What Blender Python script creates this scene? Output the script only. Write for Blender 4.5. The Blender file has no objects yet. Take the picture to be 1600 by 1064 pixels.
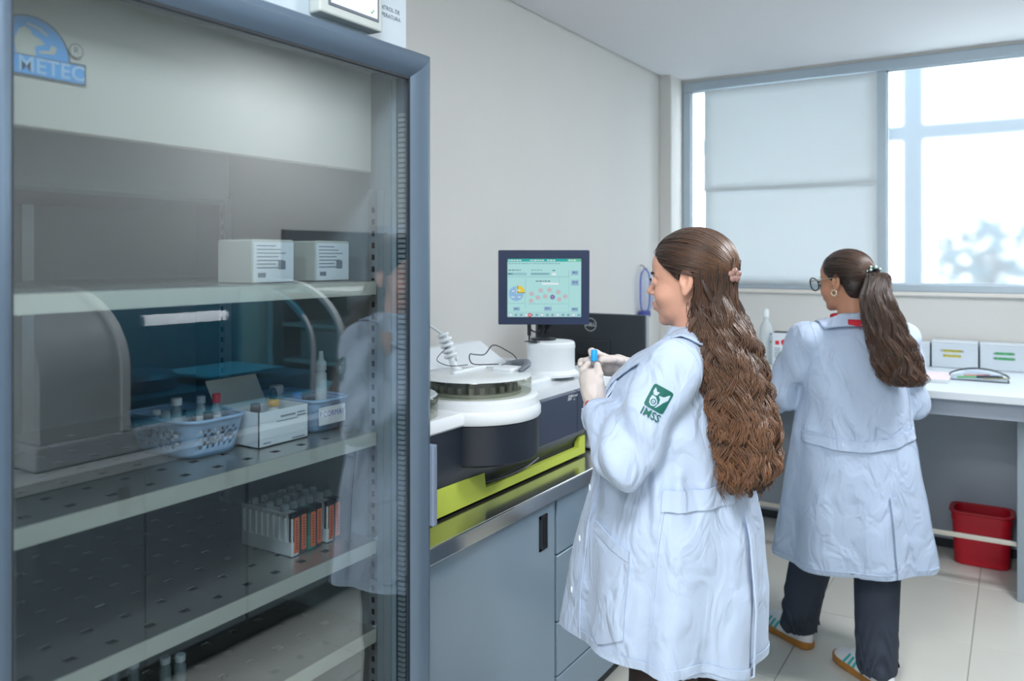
import bpy, bmesh, math, random
import numpy as np
from mathutils import Vector, Matrix
from mathutils.bvhtree import BVHTree

SC = bpy.context.scene
COL = SC.collection
random.seed(7)

# ---------------------------------------------------------------- camera
cam_d = bpy.data.cameras.new('camera')
cam = bpy.data.objects.new('camera', cam_d)
COL.objects.link(cam)
cam_d.sensor_width = 36.0
cam_d.lens = 36.0 * 1267.0 / 1600.0
cam_d.shift_y = -130.0 / 1600.0
cam_d.clip_start = 0.02
cam_d.dof.use_dof = True
cam_d.dof.focus_distance = 2.05
cam_d.dof.aperture_fstop = 3.2
cam.location = (0.0, 0.0, 1.55)
cam.rotation_euler = (math.radians(90), 0, math.radians(32.0))
SC.camera = cam

# ---------------------------------------------------------------- world, exposure
SC.view_settings.view_transform = 'Standard'
SC.view_settings.look = 'None'
SC.view_settings.gamma = 1.0
SC.view_settings.use_curve_mapping = False
SC.view_settings.exposure = 0.55
W = bpy.data.worlds.new('sky'); SC.world = W; W.use_nodes = True
bgn = W.node_tree.nodes['Background']
bgn.inputs['Color'].default_value = (0.80, 0.91, 1.0, 1)
bgn.inputs['Strength'].default_value = 4.6
SC.cycles.max_bounces = 10
SC.cycles.diffuse_bounces = 5
SC.cycles.glossy_bounces = 4
SC.cycles.transmission_bounces = 8
SC.cycles.transparent_max_bounces = 16
SC.cycles.sample_clamp_indirect = 8.0
SC.cycles.caustics_reflective = False
CEIL_POWER = 28.0

# ---------------------------------------------------------------- materials
def lin(c):
    return tuple(((x / 255.0) / 12.92 if x / 255.0 <= 0.04045 else ((x / 255.0 + 0.055) / 1.055) ** 2.4) for x in c)

MATS = {}
def mat(name, rgb, rough=0.5, metal=0.0, var=0.04, scale=12.0, bump=0.0, bscale=80.0, spec=0.5, trans=0.0,
        ior=1.45, alpha=1.0, emit=0.0, coat=0.0, sheen=0.0, stretch=None, sss=0.0):
    """principled surface with procedural colour variation and fine relief"""
    if name in MATS: return MATS[name]
    m = bpy.data.materials.new(name); m.use_nodes = True
    nt = m.node_tree; b = nt.nodes['Principled BSDF']
    base = lin(rgb)
    tc = nt.nodes.new('ShaderNodeTexCoord')
    mp = nt.nodes.new('ShaderNodeMapping')
    nt.links.new(tc.outputs['Object'], mp.inputs['Vector'])
    if stretch: mp.inputs['Scale'].default_value = stretch
    nz = nt.nodes.new('ShaderNodeTexNoise'); nz.inputs['Scale'].default_value = scale
    nz.inputs['Detail'].default_value = 3
    nt.links.new(mp.outputs['Vector'], nz.inputs['Vector'])
    mx = nt.nodes.new('ShaderNodeMixRGB')
    mx.inputs['Color1'].default_value = tuple(max(0, x * (1 - var)) for x in base) + (1,)
    mx.inputs['Color2'].default_value = tuple(min(1, x * (1 + var)) for x in base) + (1,)
    nt.links.new(nz.outputs['Fac'], mx.inputs['Fac'])
    nt.links.new(mx.outputs['Color'], b.inputs['Base Color'])
    b.inputs['Roughness'].default_value = rough
    b.inputs['Metallic'].default_value = metal
    b.inputs['Specular IOR Level'].default_value = spec
    b.inputs['Transmission Weight'].default_value = trans
    b.inputs['IOR'].default_value = ior
    b.inputs['Alpha'].default_value = alpha
    b.inputs['Coat Weight'].default_value = coat
    b.inputs['Sheen Weight'].default_value = sheen
    b.inputs['Subsurface Weight'].default_value = sss
    if sss: b.inputs['Subsurface Radius'].default_value = (0.008, 0.003, 0.002)
    if emit:
        nt.links.new(mx.outputs['Color'], b.inputs['Emission Color'])
        b.inputs['Emission Strength'].default_value = emit
    if bump:
        nb = nt.nodes.new('ShaderNodeTexNoise'); nb.inputs['Scale'].default_value = bscale
        nb.inputs['Detail'].default_value = 4
        nt.links.new(mp.outputs['Vector'], nb.inputs['Vector'])
        bp = nt.nodes.new('ShaderNodeBump'); bp.inputs['Strength'].default_value = bump
        bp.inputs['Distance'].default_value = 0.002
        nt.links.new(nb.outputs['Fac'], bp.inputs['Height'])
        nt.links.new(bp.outputs['Normal'], b.inputs['Normal'])
    MATS[name] = m
    return m

def mat_pane(name, tint, ior=1.5, rough=0.0, gloss=1.0):
    """thin clear sheet: tinted see-through mixed with a mirror reflection by Fresnel"""
    if name in MATS: return MATS[name]
    m = bpy.data.materials.new(name); m.use_nodes = True
    nt = m.node_tree; nt.nodes.clear()
    out = nt.nodes.new('ShaderNodeOutputMaterial')
    tr = nt.nodes.new('ShaderNodeBsdfTransparent'); tr.inputs['Color'].default_value = tint + (1,)
    gl = nt.nodes.new('ShaderNodeBsdfGlossy'); gl.inputs['Roughness'].default_value = rough
    gl.inputs['Color'].default_value = (gloss, gloss, gloss, 1)
    fr = nt.nodes.new('ShaderNodeFresnel'); fr.inputs['IOR'].default_value = ior
    # the sheet reflects alike from both of its faces
    ge = nt.nodes.new('ShaderNodeNewGeometry'); mr = nt.nodes.new('ShaderNodeMapRange')
    mr.inputs['To Min'].default_value = ior; mr.inputs['To Max'].default_value = 1.0/ior
    nt.links.new(ge.outputs['Backfacing'], mr.inputs['Value']); nt.links.new(mr.outputs[0], fr.inputs['IOR'])
    mx = nt.nodes.new('ShaderNodeMixShader')
    nt.links.new(fr.outputs[0], mx.inputs[0]); nt.links.new(tr.outputs[0], mx.inputs[1]); nt.links.new(gl.outputs[0], mx.inputs[2])
    nt.links.new(mx.outputs[0], out.inputs[0])
    MATS[name] = m
    return m

def mat_frosted(name, tint, wt=0.45, rough=0.25):
    if name in MATS: return MATS[name]
    m = bpy.data.materials.new(name); m.use_nodes = True
    nt = m.node_tree; nt.nodes.clear()
    out = nt.nodes.new('ShaderNodeOutputMaterial')
    a = nt.nodes.new('ShaderNodeBsdfTranslucent'); a.inputs['Color'].default_value = tint + (1,)
    r = nt.nodes.new('ShaderNodeBsdfRefraction'); r.inputs['Color'].default_value = tint + (1,)
    r.inputs['Roughness'].default_value = rough; r.inputs['IOR'].default_value = 1.25
    mx = nt.nodes.new('ShaderNodeMixShader'); mx.inputs[0].default_value = wt
    nt.links.new(r.outputs[0], mx.inputs[1]); nt.links.new(a.outputs[0], mx.inputs[2]); nt.links.new(mx.outputs[0], out.inputs[0])
    MATS[name] = m
    return m

def mat_emit(name, rgb, s):
    if name in MATS: return MATS[name]
    m = bpy.data.materials.new(name); m.use_nodes = True
    nt = m.node_tree; nt.nodes.clear()
    out = nt.nodes.new('ShaderNodeOutputMaterial')
    e = nt.nodes.new('ShaderNodeEmission'); e.inputs[0].default_value = lin(rgb) + (1,); e.inputs[1].default_value = s
    nt.links.new(e.outputs[0], out.inputs[0])
    MATS[name] = m
    return m

# ---------------------------------------------------------------- mesh builder
class MB:
    def __init__(self): self.v = []; self.f = []; self.m = []; self.cur = 0
    def add(self, vs, fs):
        o = len(self.v); self.v += [tuple(x) for x in vs]
        for f in fs: self.f.append(tuple(i + o for i in f)); self.m.append(self.cur)
        return self
    def box(self, x0, x1, y0, y1, z0, z1, bev=0.0, seg=2):
        if bev <= 0:
            vs = [(x, y, z) for x in (x0, x1) for y in (y0, y1) for z in (z0, z1)]
            return self.add(vs, [(0,1,3,2),(4,6,7,5),(0,4,5,1),(2,3,7,6),(0,2,6,4),(1,5,7,3)])
        bm = bmesh.new(); bmesh.ops.create_cube(bm, size=1.0)
        for v in bm.verts:
            v.co = Vector(((x0+x1)/2 + v.co.x*(x1-x0), (y0+y1)/2 + v.co.y*(y1-y0), (z0+z1)/2 + v.co.z*(z1-z0)))
        bmesh.ops.bevel(bm, geom=list(bm.edges), offset=bev, segments=seg, profile=0.5, affect='EDGES')
        bm.verts.index_update()
        self.add([v.co[:] for v in bm.verts], [[v.index for v in f.verts] for f in bm.faces]); bm.free()
        return self
    def prism(self, pts, z0, z1, axis='z', cap=True):
        """extrude a 2-D outline; axis z: (x,y), axis y: (x,z), axis x: (y,z)"""
        n = len(pts)
        def P(p, h):
            return (p[0], p[1], h) if axis == 'z' else ((p[0], h, p[1]) if axis == 'y' else (h, p[0], p[1]))
        vs = [P(p, z0) for p in pts] + [P(p, z1) for p in pts]
        fs = [(i, (i+1) % n, (i+1) % n + n, i + n) for i in range(n)]
        if cap: fs += [tuple(range(n-1, -1, -1)), tuple(range(n, 2*n))]
        return self.add(vs, fs)
    def lathe(self, prof, c=(0,0,0), n=24, a0=0.0, a1=2*math.pi):
        """profile [(r,z)...] turned about z through c"""
        full = abs(a1 - a0 - 2*math.pi) < 1e-6
        cols = n if full else n + 1
        vs = []
        for r, z in prof:
            for i in range(cols):
                t = a0 + (a1-a0)*i/n
                vs.append((c[0]+r*math.cos(t), c[1]+r*math.sin(t), c[2]+z))
        fs = []
        for j in range(len(prof)-1):
            for i in range(n):
                i2 = (i+1) % cols
                fs.append((j*cols+i, j*cols+i2, (j+1)*cols+i2, (j+1)*cols+i))
        return self.add(vs, fs)
    def tube(self, pts, r, n=8, cap=True):
        """tube along a polyline; r a number or one per point"""
        P = [Vector(p) for p in pts]; k = len(P)
        R = [r]*k if not hasattr(r, '__len__') else list(r)
        vs = []; up = None
        for i in range(k):
            t = (P[min(i+1,k-1)] - P[max(i-1,0)]).normalized()
            if up is None:
                up = t.cross(Vector((0,0,1)))
                if up.length < 1e-3: up = t.cross(Vector((1,0,0)))
                up.normalize()
            else:
                up = (up - t*up.dot(t)).normalized()
            w = t.cross(up)
            for j in range(n):
                a = 2*math.pi*j/n
                vs.append(P[i] + (up*math.cos(a) + w*math.sin(a))*R[i])
        fs = [(i*n+j, i*n+(j+1)%n, (i+1)*n+(j+1)%n, (i+1)*n+j) for i in range(k-1) for j in range(n)]
        if cap: fs += [tuple(range(n-1,-1,-1)), tuple(range((k-1)*n, k*n))]
        return self.add(vs, fs)
    def grid(self, P, flip=False):
        """P[i][j] points"""
        a = len(P); b = len(P[0])
        fs = []
        for i in range(a-1):
            for j in range(b-1):
                q = (i*b+j, i*b+j+1, (i+1)*b+j+1, (i+1)*b+j)
                fs.append(q[::-1] if flip else q)
        return self.add([p for row in P for p in row], fs)
    def xf(self, M):
        self.v = [tuple(M @ Vector(p)) for p in self.v]; return self

ORG = {}
def obj(name, mb, material, parent=None, smooth=False, local=False, fixn=True):
    """one mesh object; coordinates in the world unless local (then in the parent's frame)"""
    me = bpy.data.meshes.new(name)
    vs = mb.v
    off = Vector((0,0,0))
    if parent is None:
        xs = np.array(vs); lo = xs.min(0); hi = xs.max(0)
        off = Vector(((lo[0]+hi[0])/2, (lo[1]+hi[1])/2, lo[2]))
    elif not local:
        off = ORG.get(parent.name, Vector((0,0,0)))
    me.from_pydata([(p[0]-off.x, p[1]-off.y, p[2]-off.z) for p in vs], [], mb.f)
    ms = material if isinstance(material, (list, tuple)) else [material]
    for m in ms: me.materials.append(m)
    if len(ms) > 1: me.polygons.foreach_set('material_index', mb.m)
    if fixn:
        bm = bmesh.new(); bm.from_mesh(me); bmesh.ops.recalc_face_normals(bm, faces=bm.faces); bm.to_mesh(me); bm.free()
    if smooth == 'auto':
        me.polygons.foreach_set('use_smooth', [True]*len(me.polygons))
        me.set_sharp_from_angle(angle=math.radians(35))
    elif smooth:
        me.polygons.foreach_set('use_smooth', [True]*len(me.polygons))
    me.update()
    o = bpy.data.objects.new(name, me); COL.objects.link(o)
    if parent is None:
        o.location = off; ORG[o.name] = off
    else:
        o.parent = parent; ORG[o.name] = off
    return o

def thing(name, label, cat, loc, rotz=0.0, group=None):
    o = bpy.data.objects.new(name, None); COL.objects.link(o)
    o.empty_display_size = 0.05
    o.location = loc; o.rotation_euler = (0, 0, rotz)
    ORG[o.name] = Vector(loc)
    return tag(o, label, cat, group)
def tag(o, label, cat=None, group=None, kind=None):
    o['label'] = label
    if cat: o['category'] = cat
    if group: o['group'] = group
    if kind: o['kind'] = kind
    return o
def struct(name, mb, m, parent=None, smooth=False, label=None):
    o = obj(name, mb, m, parent, smooth)
    if parent is None: o['kind'] = 'structure'
    if label: o['label'] = label
    return o
def dup(root, loc, rotz=None, label=None):
    r = root.copy(); COL.objects.link(r); r.location = loc
    if rotz is not None: r.rotation_euler = (0, 0, rotz)
    if label: r['label'] = label
    for ch in list(root.children):
        c = ch.copy(); COL.objects.link(c); c.parent = r
        for g in list(ch.children):
            d = g.copy(); COL.objects.link(d); d.parent = c
    return r

def text_mb(s, size, M, depth=0.0, mb=None, sx=1.0, bold=0.0):
    """flat lettering as mesh, placed by matrix M (x right, y up), centred"""
    cu = bpy.data.curves.new('t', 'FONT'); cu.body = s; cu.size = size
    cu.align_x = 'CENTER'; cu.align_y = 'CENTER'; cu.resolution_u = 3
    cu.offset = bold; cu.space_character = 1.06; cu.extrude = depth
    o = bpy.data.objects.new('t', cu); COL.objects.link(o)
    dg = bpy.context.evaluated_depsgraph_get(); dg.update()
    me = bpy.data.meshes.new_from_object(o.evaluated_get(dg))
    mb = mb or MB()
    S = Matrix.Diagonal((sx, 1, 1, 1))
    mb.add([tuple(M @ (S @ v.co)) for v in me.vertices], [tuple(p.vertices) for p in me.polygons])
    bpy.data.objects.remove(o); bpy.data.curves.remove(cu); bpy.data.meshes.remove(me)
    return mb

def frame(origin, xdir, ydir):
    x = Vector(xdir).normalized(); y = Vector(ydir); y = (y - x*y.dot(x)).normalized(); z = x.cross(y)
    M = Matrix((x, y, z)).transposed().to_4x4(); M.translation = Vector(origin)
    return M

class Decal:
    """coloured shapes in a plane, each drawn a hair above the last; one mesh with several materials"""
    def __init__(self, M, step=0.0002): self.M = M; self.mb = MB(); self.mats = []; self.h = 0.0; self.step = step
    def _m(self, m):
        if m not in self.mats: self.mats.append(m)
        self.mb.cur = self.mats.index(m); self.h += self.step
    def poly(self, pts, m):
        self._m(m); self.mb.add([tuple(self.M @ Vector((p[0], p[1], self.h))) for p in pts], [tuple(range(len(pts)))])
    def rect(self, x0, x1, y0, y1, m): self.poly([(x0,y0),(x1,y0),(x1,y1),(x0,y1)], m)
    def disc(self, x, y, r, m, a0=0.0, a1=2*math.pi, n=20):
        pts = [(x+r*math.cos(a0+(a1-a0)*i/n), y+r*math.sin(a0+(a1-a0)*i/n)) for i in range(n+1)]
        if a1-a0 < 6.28: pts.append((x, y))
        else: pts = pts[:-1]
        self.poly(pts, m)
    def text(self, s, x, y, size, m, sx=1.0, bold=0.0):
        self._m(m); text_mb(s, size, self.M @ Matrix.Translation((x, y, self.h)), 0.0, self.mb, sx, bold)
    def build(self, name, parent=None): return obj(name, self.mb, self.mats, parent, fixn=False)

def circ(cx, cy, r, n=24, a0=0, a1=2*math.pi, end=False):
    k = n + 1 if end else n
    return [(cx+r*math.cos(a0+(a1-a0)*i/n), cy+r*math.sin(a0+(a1-a0)*i/n)) for i in range(k)]
def rrect(x0, x1, y0, y1, r, n=5):
    p = []
    for cx, cy, a in ((x1-r, y1-r, 0), (x0+r, y1-r, 90), (x0+r, y0+r, 180), (x1-r, y0+r, 270)):
        p += [(cx+r*math.cos(math.radians(a+90*i/n)), cy+r*math.sin(math.radians(a+90*i/n))) for i in range(n+1)]
    return p
def spline(pts, n=10):
    P = [Vector(p) for p in pts]; out = []
    for i in range(len(P)-1):
        p0 = P[max(i-1,0)]; p1 = P[i]; p2 = P[i+1]; p3 = P[min(i+2,len(P)-1)]
        for k in range(n):
            t = k/n
            out.append(0.5*((2*p1)+(p2-p0)*t+(2*p0-5*p1+4*p2-p3)*t*t+(3*p1-p0-3*p2+p3)*t**3))
    out.append(P[-1]); return out

# ================================================================ THE SETTING
XL, XR, YB, YR, ZC = -1.966, 1.25, 5.15, -1.6, 2.715     # left wall, right wall, back wall, rear wall, ceiling
M_wall = mat('painted_wall', (216, 215, 211), 0.75, var=0.02, scale=3, bump=0.06, bscale=220)
M_ceil = mat('ceiling_paint', (222, 222, 224), 0.85, var=0.015, scale=2)
M_grout = mat('grout', (150, 150, 146), 0.9, bump=0.2)
M_tile = mat('floor_tile', (212, 212, 204), 0.22, var=0.03, scale=5, bump=0.02, bscale=30)
M_alu = mat('window_aluminium', (176, 190, 200), 0.4, metal=0.35, var=0.03)
M_sill = mat('sill_paint', (226, 222, 214), 0.6)

struct('floor', MB().box(XL, XR, YR, YB, -0.05, -0.004), M_grout)
fl = bpy.data.objects['floor']
tx0, ty0, tw, tl = -0.16, 3.05, 0.60, 0.68
tm = None
for i in range(-4, 3):
    for j in range(-7, 4):
        x0 = tx0 + i*tw; y0 = ty0 + j*tl
        a, b, c, d = max(x0+.0016, XL), min(x0+tw-.0016, XR), max(y0+.0016, YR), min(y0+tl-.0016, YB)
        if b - a < .02 or d - c < .02: continue
        full = (b - a > tw - .005) and (d - c > tl - .005)
        if full and tm is not None:
            t = bpy.data.objects.new('tile', tm); COL.objects.link(t); t.parent = fl
            t.location = Vector(((a+b)/2, (c+d)/2, -0.004)) - ORG['floor']
        else:
            mb = MB().box(a-(a+b)/2, b-(a+b)/2, c-(c+d)/2, d-(c+d)/2, 0, 0.004, bev=0.0012, seg=1)
            t = obj('tile', mb, M_tile, fl, local=True)
            t.location = Vector(((a+b)/2, (c+d)/2, -0.004)) - ORG['floor']
            if full: tm = t.data

struct('ceiling', MB().box(XL+.012, XR, YR, YB, ZC, ZC+.05).box(XL, XL+.012, YR, YB, ZC+.014, ZC+.05), M_ceil)
struct('wall_left', MB().box(XL-.1, XL, YR-.1, YB+.1, -.05, ZC+.08), M_wall)
struct('wall_right', MB().box(XR, XR+.1, YR-.1, YB+.1, -.05, ZC+.05), M_wall)
struct('wall_rear', MB().box(XL, XR, YR-.1, YR, -.05, ZC+.05), M_wall)
# back wall with the window opening
WX0, WX1, WZ0, WZ1 = -1.882, 0.66, 1.352, 2.700
mb = MB()
mb.box(XL, XR, YB, YB+.16, -.05, WZ0)
mb.box(XL, XR, YB, YB+.16, WZ1, ZC+.05)
mb.box(XL, WX0, YB, YB+.16, WZ0, WZ1)
mb.box(WX1, XR, YB, YB+.16, WZ0, WZ1)
struct('wall_back', mb, M_wall)
struct('trim_1', MB().box(XL, -1.886, 4.94, YB, 0, ZC, bev=.004), M_wall, label='slim boxed pillar in the corner beside the window')
# window: frame, mullion, panes
wn = thing('window_1', 'wide aluminium window with a frosted right pane', None, ((WX0+WX1)/2, YB+.05, WZ0))
wn['kind'] = 'structure'
fy0, fy1 = YB-.012, YB+.06
FR = .055
def rail(name, x0, x1, z0, z1, par=wn, y0=fy0, y1=fy1): return obj(name, MB().box(x0, x1, y0, y1, z0, z1, bev=.004, seg=1), M_alu, par)
rail('frame_rail', WX0, WX1, WZ0, WZ0+.045)
rail('frame_rail', WX0, WX1, WZ1-.065, WZ1)
rail('frame_stile', WX0, WX0+FR, WZ0+.045, WZ1-.065)
rail('frame_stile', WX1-FR, WX1, WZ0+.045, WZ1-.065)
rail('mullion', -.706, -.650, WZ0+.045, WZ1-.065, y0=fy0+.004)
obj('sill', MB().box(WX0, WX1+.04, YB-.03, YB, WZ0-.022, WZ0, bev=.004), M_sill, wn)
M_frost = mat_frosted('frosted_glass', (0.95, 0.98, 1.0), 0.18, 0.34)
M_clear = mat_frosted('hazy_glass', (0.97, 0.99, 1.0), 0.35, 0.2)
for (a, b, mm) in ((WX0+FR, -.706, M_clear), (-.650, WX1-FR, M_frost)):
    P = obj('window_pane', MB().add([(a, YB+.03, WZ0+.045), (b, YB+.03, WZ0+.045), (b, YB+.03, WZ1-.065), (a, YB+.03, WZ1-.065)], [(0,1,2,3)]), mm, wn)
    # slim gasket round each pane
    g = MB(); w = .008
    z0, z1 = WZ0+.045, WZ1-.065
    for q in ((a, a+w, z0, z1), (b-w, b, z0, z1), (a, b, z0, z0+w), (a, b, z1-w, z1)):
        g.box(q[0], q[1], YB+.005, YB+.028, q[2], q[3])
    obj('gasket', g, mat('gasket_grey', (205, 215, 222), 0.5), wn)
# opaque paper panels on the left pane
M_paper = mat('blind_paper', (222, 228, 230), 0.85, var=0.02, scale=6, bump=0.15, bscale=40)
nt = M_paper.node_tree; tl_ = nt.nodes.new('ShaderNodeBsdfTranslucent'); tl_.inputs[0].default_value = (.86, .89, .90, 1); mx_ = nt.nodes.new('ShaderNodeMixShader'); mx_.inputs[0].default_value = .26
nt.links.new(nt.nodes['Principled BSDF'].outputs[0], mx_.inputs[1]); nt.links.new(tl_.outputs[0], mx_.inputs[2]); nt.links.new(mx_.outputs[0], nt.nodes['Material Output'].inputs[0])
bl = thing('window_blind', 'pale grey paper blind in two taped sheets covering the left window pane', 'blind', (-1.2, YB-.005, WZ0+.05))
def sheet(name, x0, x1, z0, z1, y, ph):
    P = []
    for i in range(13):
        row = []
        for j in range(11):
            u = i/12; v = j/10
            row.append((x0+(x1-x0)*u, y - .003*math.sin(5*u+ph)*math.sin(3*v+ph) - .004*abs(v-.5)**3, z0+(z1-z0)*v))
        P.append(row)
    o = obj(name, MB().grid(P), M_paper, bl, smooth=True)
    s = o.modifiers.new('t', 'SOLIDIFY'); s.thickness = .0015
    return o
sheet('blind_sheet', -1.728, -.70, WZ0+.03, 1.990, YB-.016, 0.3)
sheet('blind_sheet', -1.732, -.70, 1.978, WZ1-.07, YB-.024, 1.7)
obj('tape_strip', MB().box(-1.72, -.71, YB-.031, YB-.0295, 1.972, 1.996), mat('clear_tape', (206, 214, 217), 0.3), bl)

# outside the window: a grille and some foliage, seen blurred through the frosted pane
M_gr = mat('grille_paint', (40, 75, 95), 0.6)
gr = thing('security_grille', 'blue grey metal grille dimly seen outside the frosted window pane', 'grille', (-.3, 5.75, 0))
for x in (-2.2, -.56, 1.1): obj('upright', MB().box(x-.06, x+.06, 5.72, 5.78, 0.02, 3.3), M_gr, gr)
for z in (1.25, 2.33, 3.2): obj('crossbar', MB().box(-2.4, 1.4, 5.73, 5.77, z-.05, z+.05), M_gr, gr)
struct('ground_outside', MB().box(-6, 6, YB+.17, 12, -.06, -.01), mat('outside_paving', (190, 190, 185), 0.9))
def bush(x, y, z, r, n, label):
    t = thing('shrub', label, 'shrub', (x, y, 0))
    st = MB()
    rng = random.Random(int(x*100)+5)
    st.tube([(x, y, 0), (x+.03, y, z*.6), (x, y, z)], [.035, .025, .012], 6)
    lf = MB()
    for k in range(n):
        d = Vector((rng.gauss(0,1), rng.gauss(0,1), rng.gauss(0,1))).normalized()*r*rng.random()**.4
        c = Vector((x, y, z)) + Vector((d.x*1.2, d.y*.5, d.z))
        a = Vector((rng.gauss(0,1), rng.gauss(0,1), rng.gauss(0,1))).normalized(); b = a.orthogonal().normalized()
        s = .05*(.6+rng.random())
        lf.add([c-a*s, c+b*s*.45, c+a*s, c-b*s*.45], [(0,1,2,3)])
        if k % 12 == 0: st.tube([(x, y, z*.7), tuple(c)], [.008, .003], 4)
    obj('branches', st, mat('bark', (110, 100, 85), 0.9), t)
    o = obj('foliage', lf, mat('outside_leaf', (50, 92, 105), 0.7), t); o['kind'] = 'stuff'
bush(-.15, 6.3, 1.55, .34, 420, 'leafy shrub outside, left of the two behind the frosted pane')
bush(.85, 6.5, 1.75, .40, 420, 'leafy shrub outside, right of the two behind the frosted pane')

# ceiling light panels (behind the frame's upper edge)
M_lampf = mat('lamp_frame', (235, 235, 235), 0.4)
M_diff = mat_emit('lamp_diffuser', (244, 248, 255), 5.0)
def panel(x, y, label):
    t = thing('ceiling_lamp', label, 'lamp', (x, y, ZC), group='ceiling light panels')
    f = MB()
    for q in ((-.31,.31,-.31,-.29), (-.31,.31,.29,.31), (-.31,-.29,-.29,.29), (.29,.31,-.29,.29)):
        f.box(x+q[0], x+q[1], y+q[2], y+q[3], ZC-.018, ZC-.001)
    obj('lamp_frame', f, M_lampf, t)
    obj('diffuser', MB().box(x-.29, x+.29, y-.29, y+.29, ZC-.012, ZC-.002), M_diff, t)
    ld = bpy.data.lights.new('panel_light', 'AREA'); ld.shape = 'SQUARE'; ld.size = .56; ld.energy = CEIL_POWER
    ld.color = (0.95, 0.97, 1.0)
    lo = bpy.data.objects.new('panel_light', ld); COL.objects.link(lo); lo.parent = t; lo.location = (0, 0, -.03)
panel(.55, 3.05, 'square ceiling light panel nearest the window')
panel(-.30, 0.35, 'square ceiling light panel above the photographer')
panel(-.30, -.95, 'square ceiling light panel nearest the rear wall')

# ================================================================ GLASS DOOR REFRIGERATOR
M_white = mat('white_enamel', (164, 180, 190), 0.35, var=0.02)
M_inner = mat('fridge_liner', (150, 158, 162), 0.4, var=0.03)
M_cream = mat('cream_panel', (178, 174, 164), 0.45, var=0.02)
M_frame = mat('door_profile', (88, 105, 122), 0.32, metal=0.35, var=0.03, stretch=(1, 1, .1))
M_steel = mat('brushed_steel', (196, 194, 186), 0.3, metal=0.85, var=0.06, scale=30, stretch=(1, .06, 1))
M_gask = mat('black_rubber', (28, 34, 40), 0.6)
M_gaskl = mat('grey_rubber', (150, 160, 165), 0.6)
M_glass = mat_pane('door_glass', (0.79, 0.84, 0.86), 1.85)
M_black = mat('black_plastic', (30, 34, 40), 0.4, var=0.06)
fx0, fx1, fyl, fyr = -1.90, -1.165, 0.480, 1.416       # cabinet depth and width
fr = thing('refrigerator', 'tall upright laboratory refrigerator with a glass door and steel shelves', 'refrigerator', (-1.53, .94, 0))
b = MB()
b.box(fx0, fx0+.05, fyl, fyr, .10, 2.36)                 # back
b.box(fx0+.05, fx1, fyl, fyl+.04, .10, 2.36)             # left side
b.box(fx0+.05, fx1, fyr-.035, fyr, .10, 2.36)            # right side
b.box(fx0+.05, fx1, fyl+.04, fyr-.035, 1.97, 2.36)       # header
b.box(fx0+.05, fx1, fyl+.04, fyr-.035, .10, .20)         # base
obj('body', b, M_white, fr)
li = MB()
li.box(fx0+.051, fx0+.058, fyl+.042, fyr-.037, .20, 1.97)
li.box(fx0+.058, fx1-.01, fyr-.042, fyr-.036, .20, 1.97)
li.box(fx0+.058, fx1-.01, fyl+.041, fyl+.046, .20, 1.97)
li.box(fx0+.058, fx1-.01, fyl+.047, fyr-.042, 1.962, 1.969)
li.box(fx0+.058, fx1-.01, fyl+.047, fyr-.042, .201, .208)
obj('liner', li, M_inner, fr)
for (x, y) in ((-1.8, .55), (-1.8, 1.33), (-1.25, .55), (-1.25, 1.33)):
    obj('foot', MB().lathe([(0, 0), (.025, 0), (.025, .02), (.012, .025), (.012, .10)], (x, y, 0), 12), M_black, fr)
# evaporator housing with the maker's mark
ev = obj('evaporator_panel', MB().box(-1.212, -1.200, .50, 1.342, 1.735, 1.962, bev=.003, seg=1), M_cream, fr)
obj('fan_housing', MB().box(-1.84, -1.47, .51, 1.19, 1.665, 1.80, bev=.02, seg=3), M_inner, fr)
obj('evaporator_tray', MB().box(-1.83, -1.213, .50, 1.342, 1.806, 1.82), M_inner, fr)
fan = obj('drain_knob', MB().lathe([(0,-.05),(.02,-.05),(.028,-.035),(.028,0),(0,0)], (-1.52, .70, 1.66), 14), M_inner, fr)
M_lb = mat('logo_blue', (74, 148, 206), 0.5); M_ld = mat('logo_line', (74, 86, 92), 0.5); M_lg = mat('logo_grey', (172, 172, 160), 0.5)
D = Decal(frame((-1.1985, .618, 1.838), (0, 1, 0), (0, 0, 1)), .00015)
R = .055
D.disc(0, 0, R+.0035, M_ld, 0, math.pi, 28)
D.rect(-.075, .082, -.030, .003, M_ld)
D.disc(0, .001, R, M_lb, 0, math.pi, 28)
D.rect(-.075, .079, -.0265, -.0005, M_lb)
# bear-like emblem in the arch
bear = [(-.020,.001),(-.022,.020),(-.016,.036),(-.008,.041),(-.001,.038),(.004,.030),(.013,.027),(.021,.020),(.012,.017),(.006,.014),(.008,.001)]
D.poly(bear, M_lg)
D.poly([(.012,.006),(.034,.008),(.038,.018),(.030,.022),(.026,.012),(.012,.010)], M_lg)
D.poly([(-.004,.047),(.014,.043),(.026,.034),(.022,.033),(.010,.040),(-.006,.044)], M_lg)
D.poly([(-.044,.012),(-.036,.012),(-.030,.030),(-.036,.030)], M_lg)
M_lb2 = mat('logo_deep_blue', (40, 122, 190), 0.5)
D.text('METEC', .031, -.0135, .031, mat('logo_pale', (150, 180, 205), 0.5), .98, .0006)
D.disc(.066, .021, .011, M_ld, n=18); D.disc(.066, .021, .0095, M_cream, n=18); D.text('R', .066, .021, .015, M_ld)
lg = D.build('maker_mark', ev); lg['label'] = 'blue arched maker emblem with bear'

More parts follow.
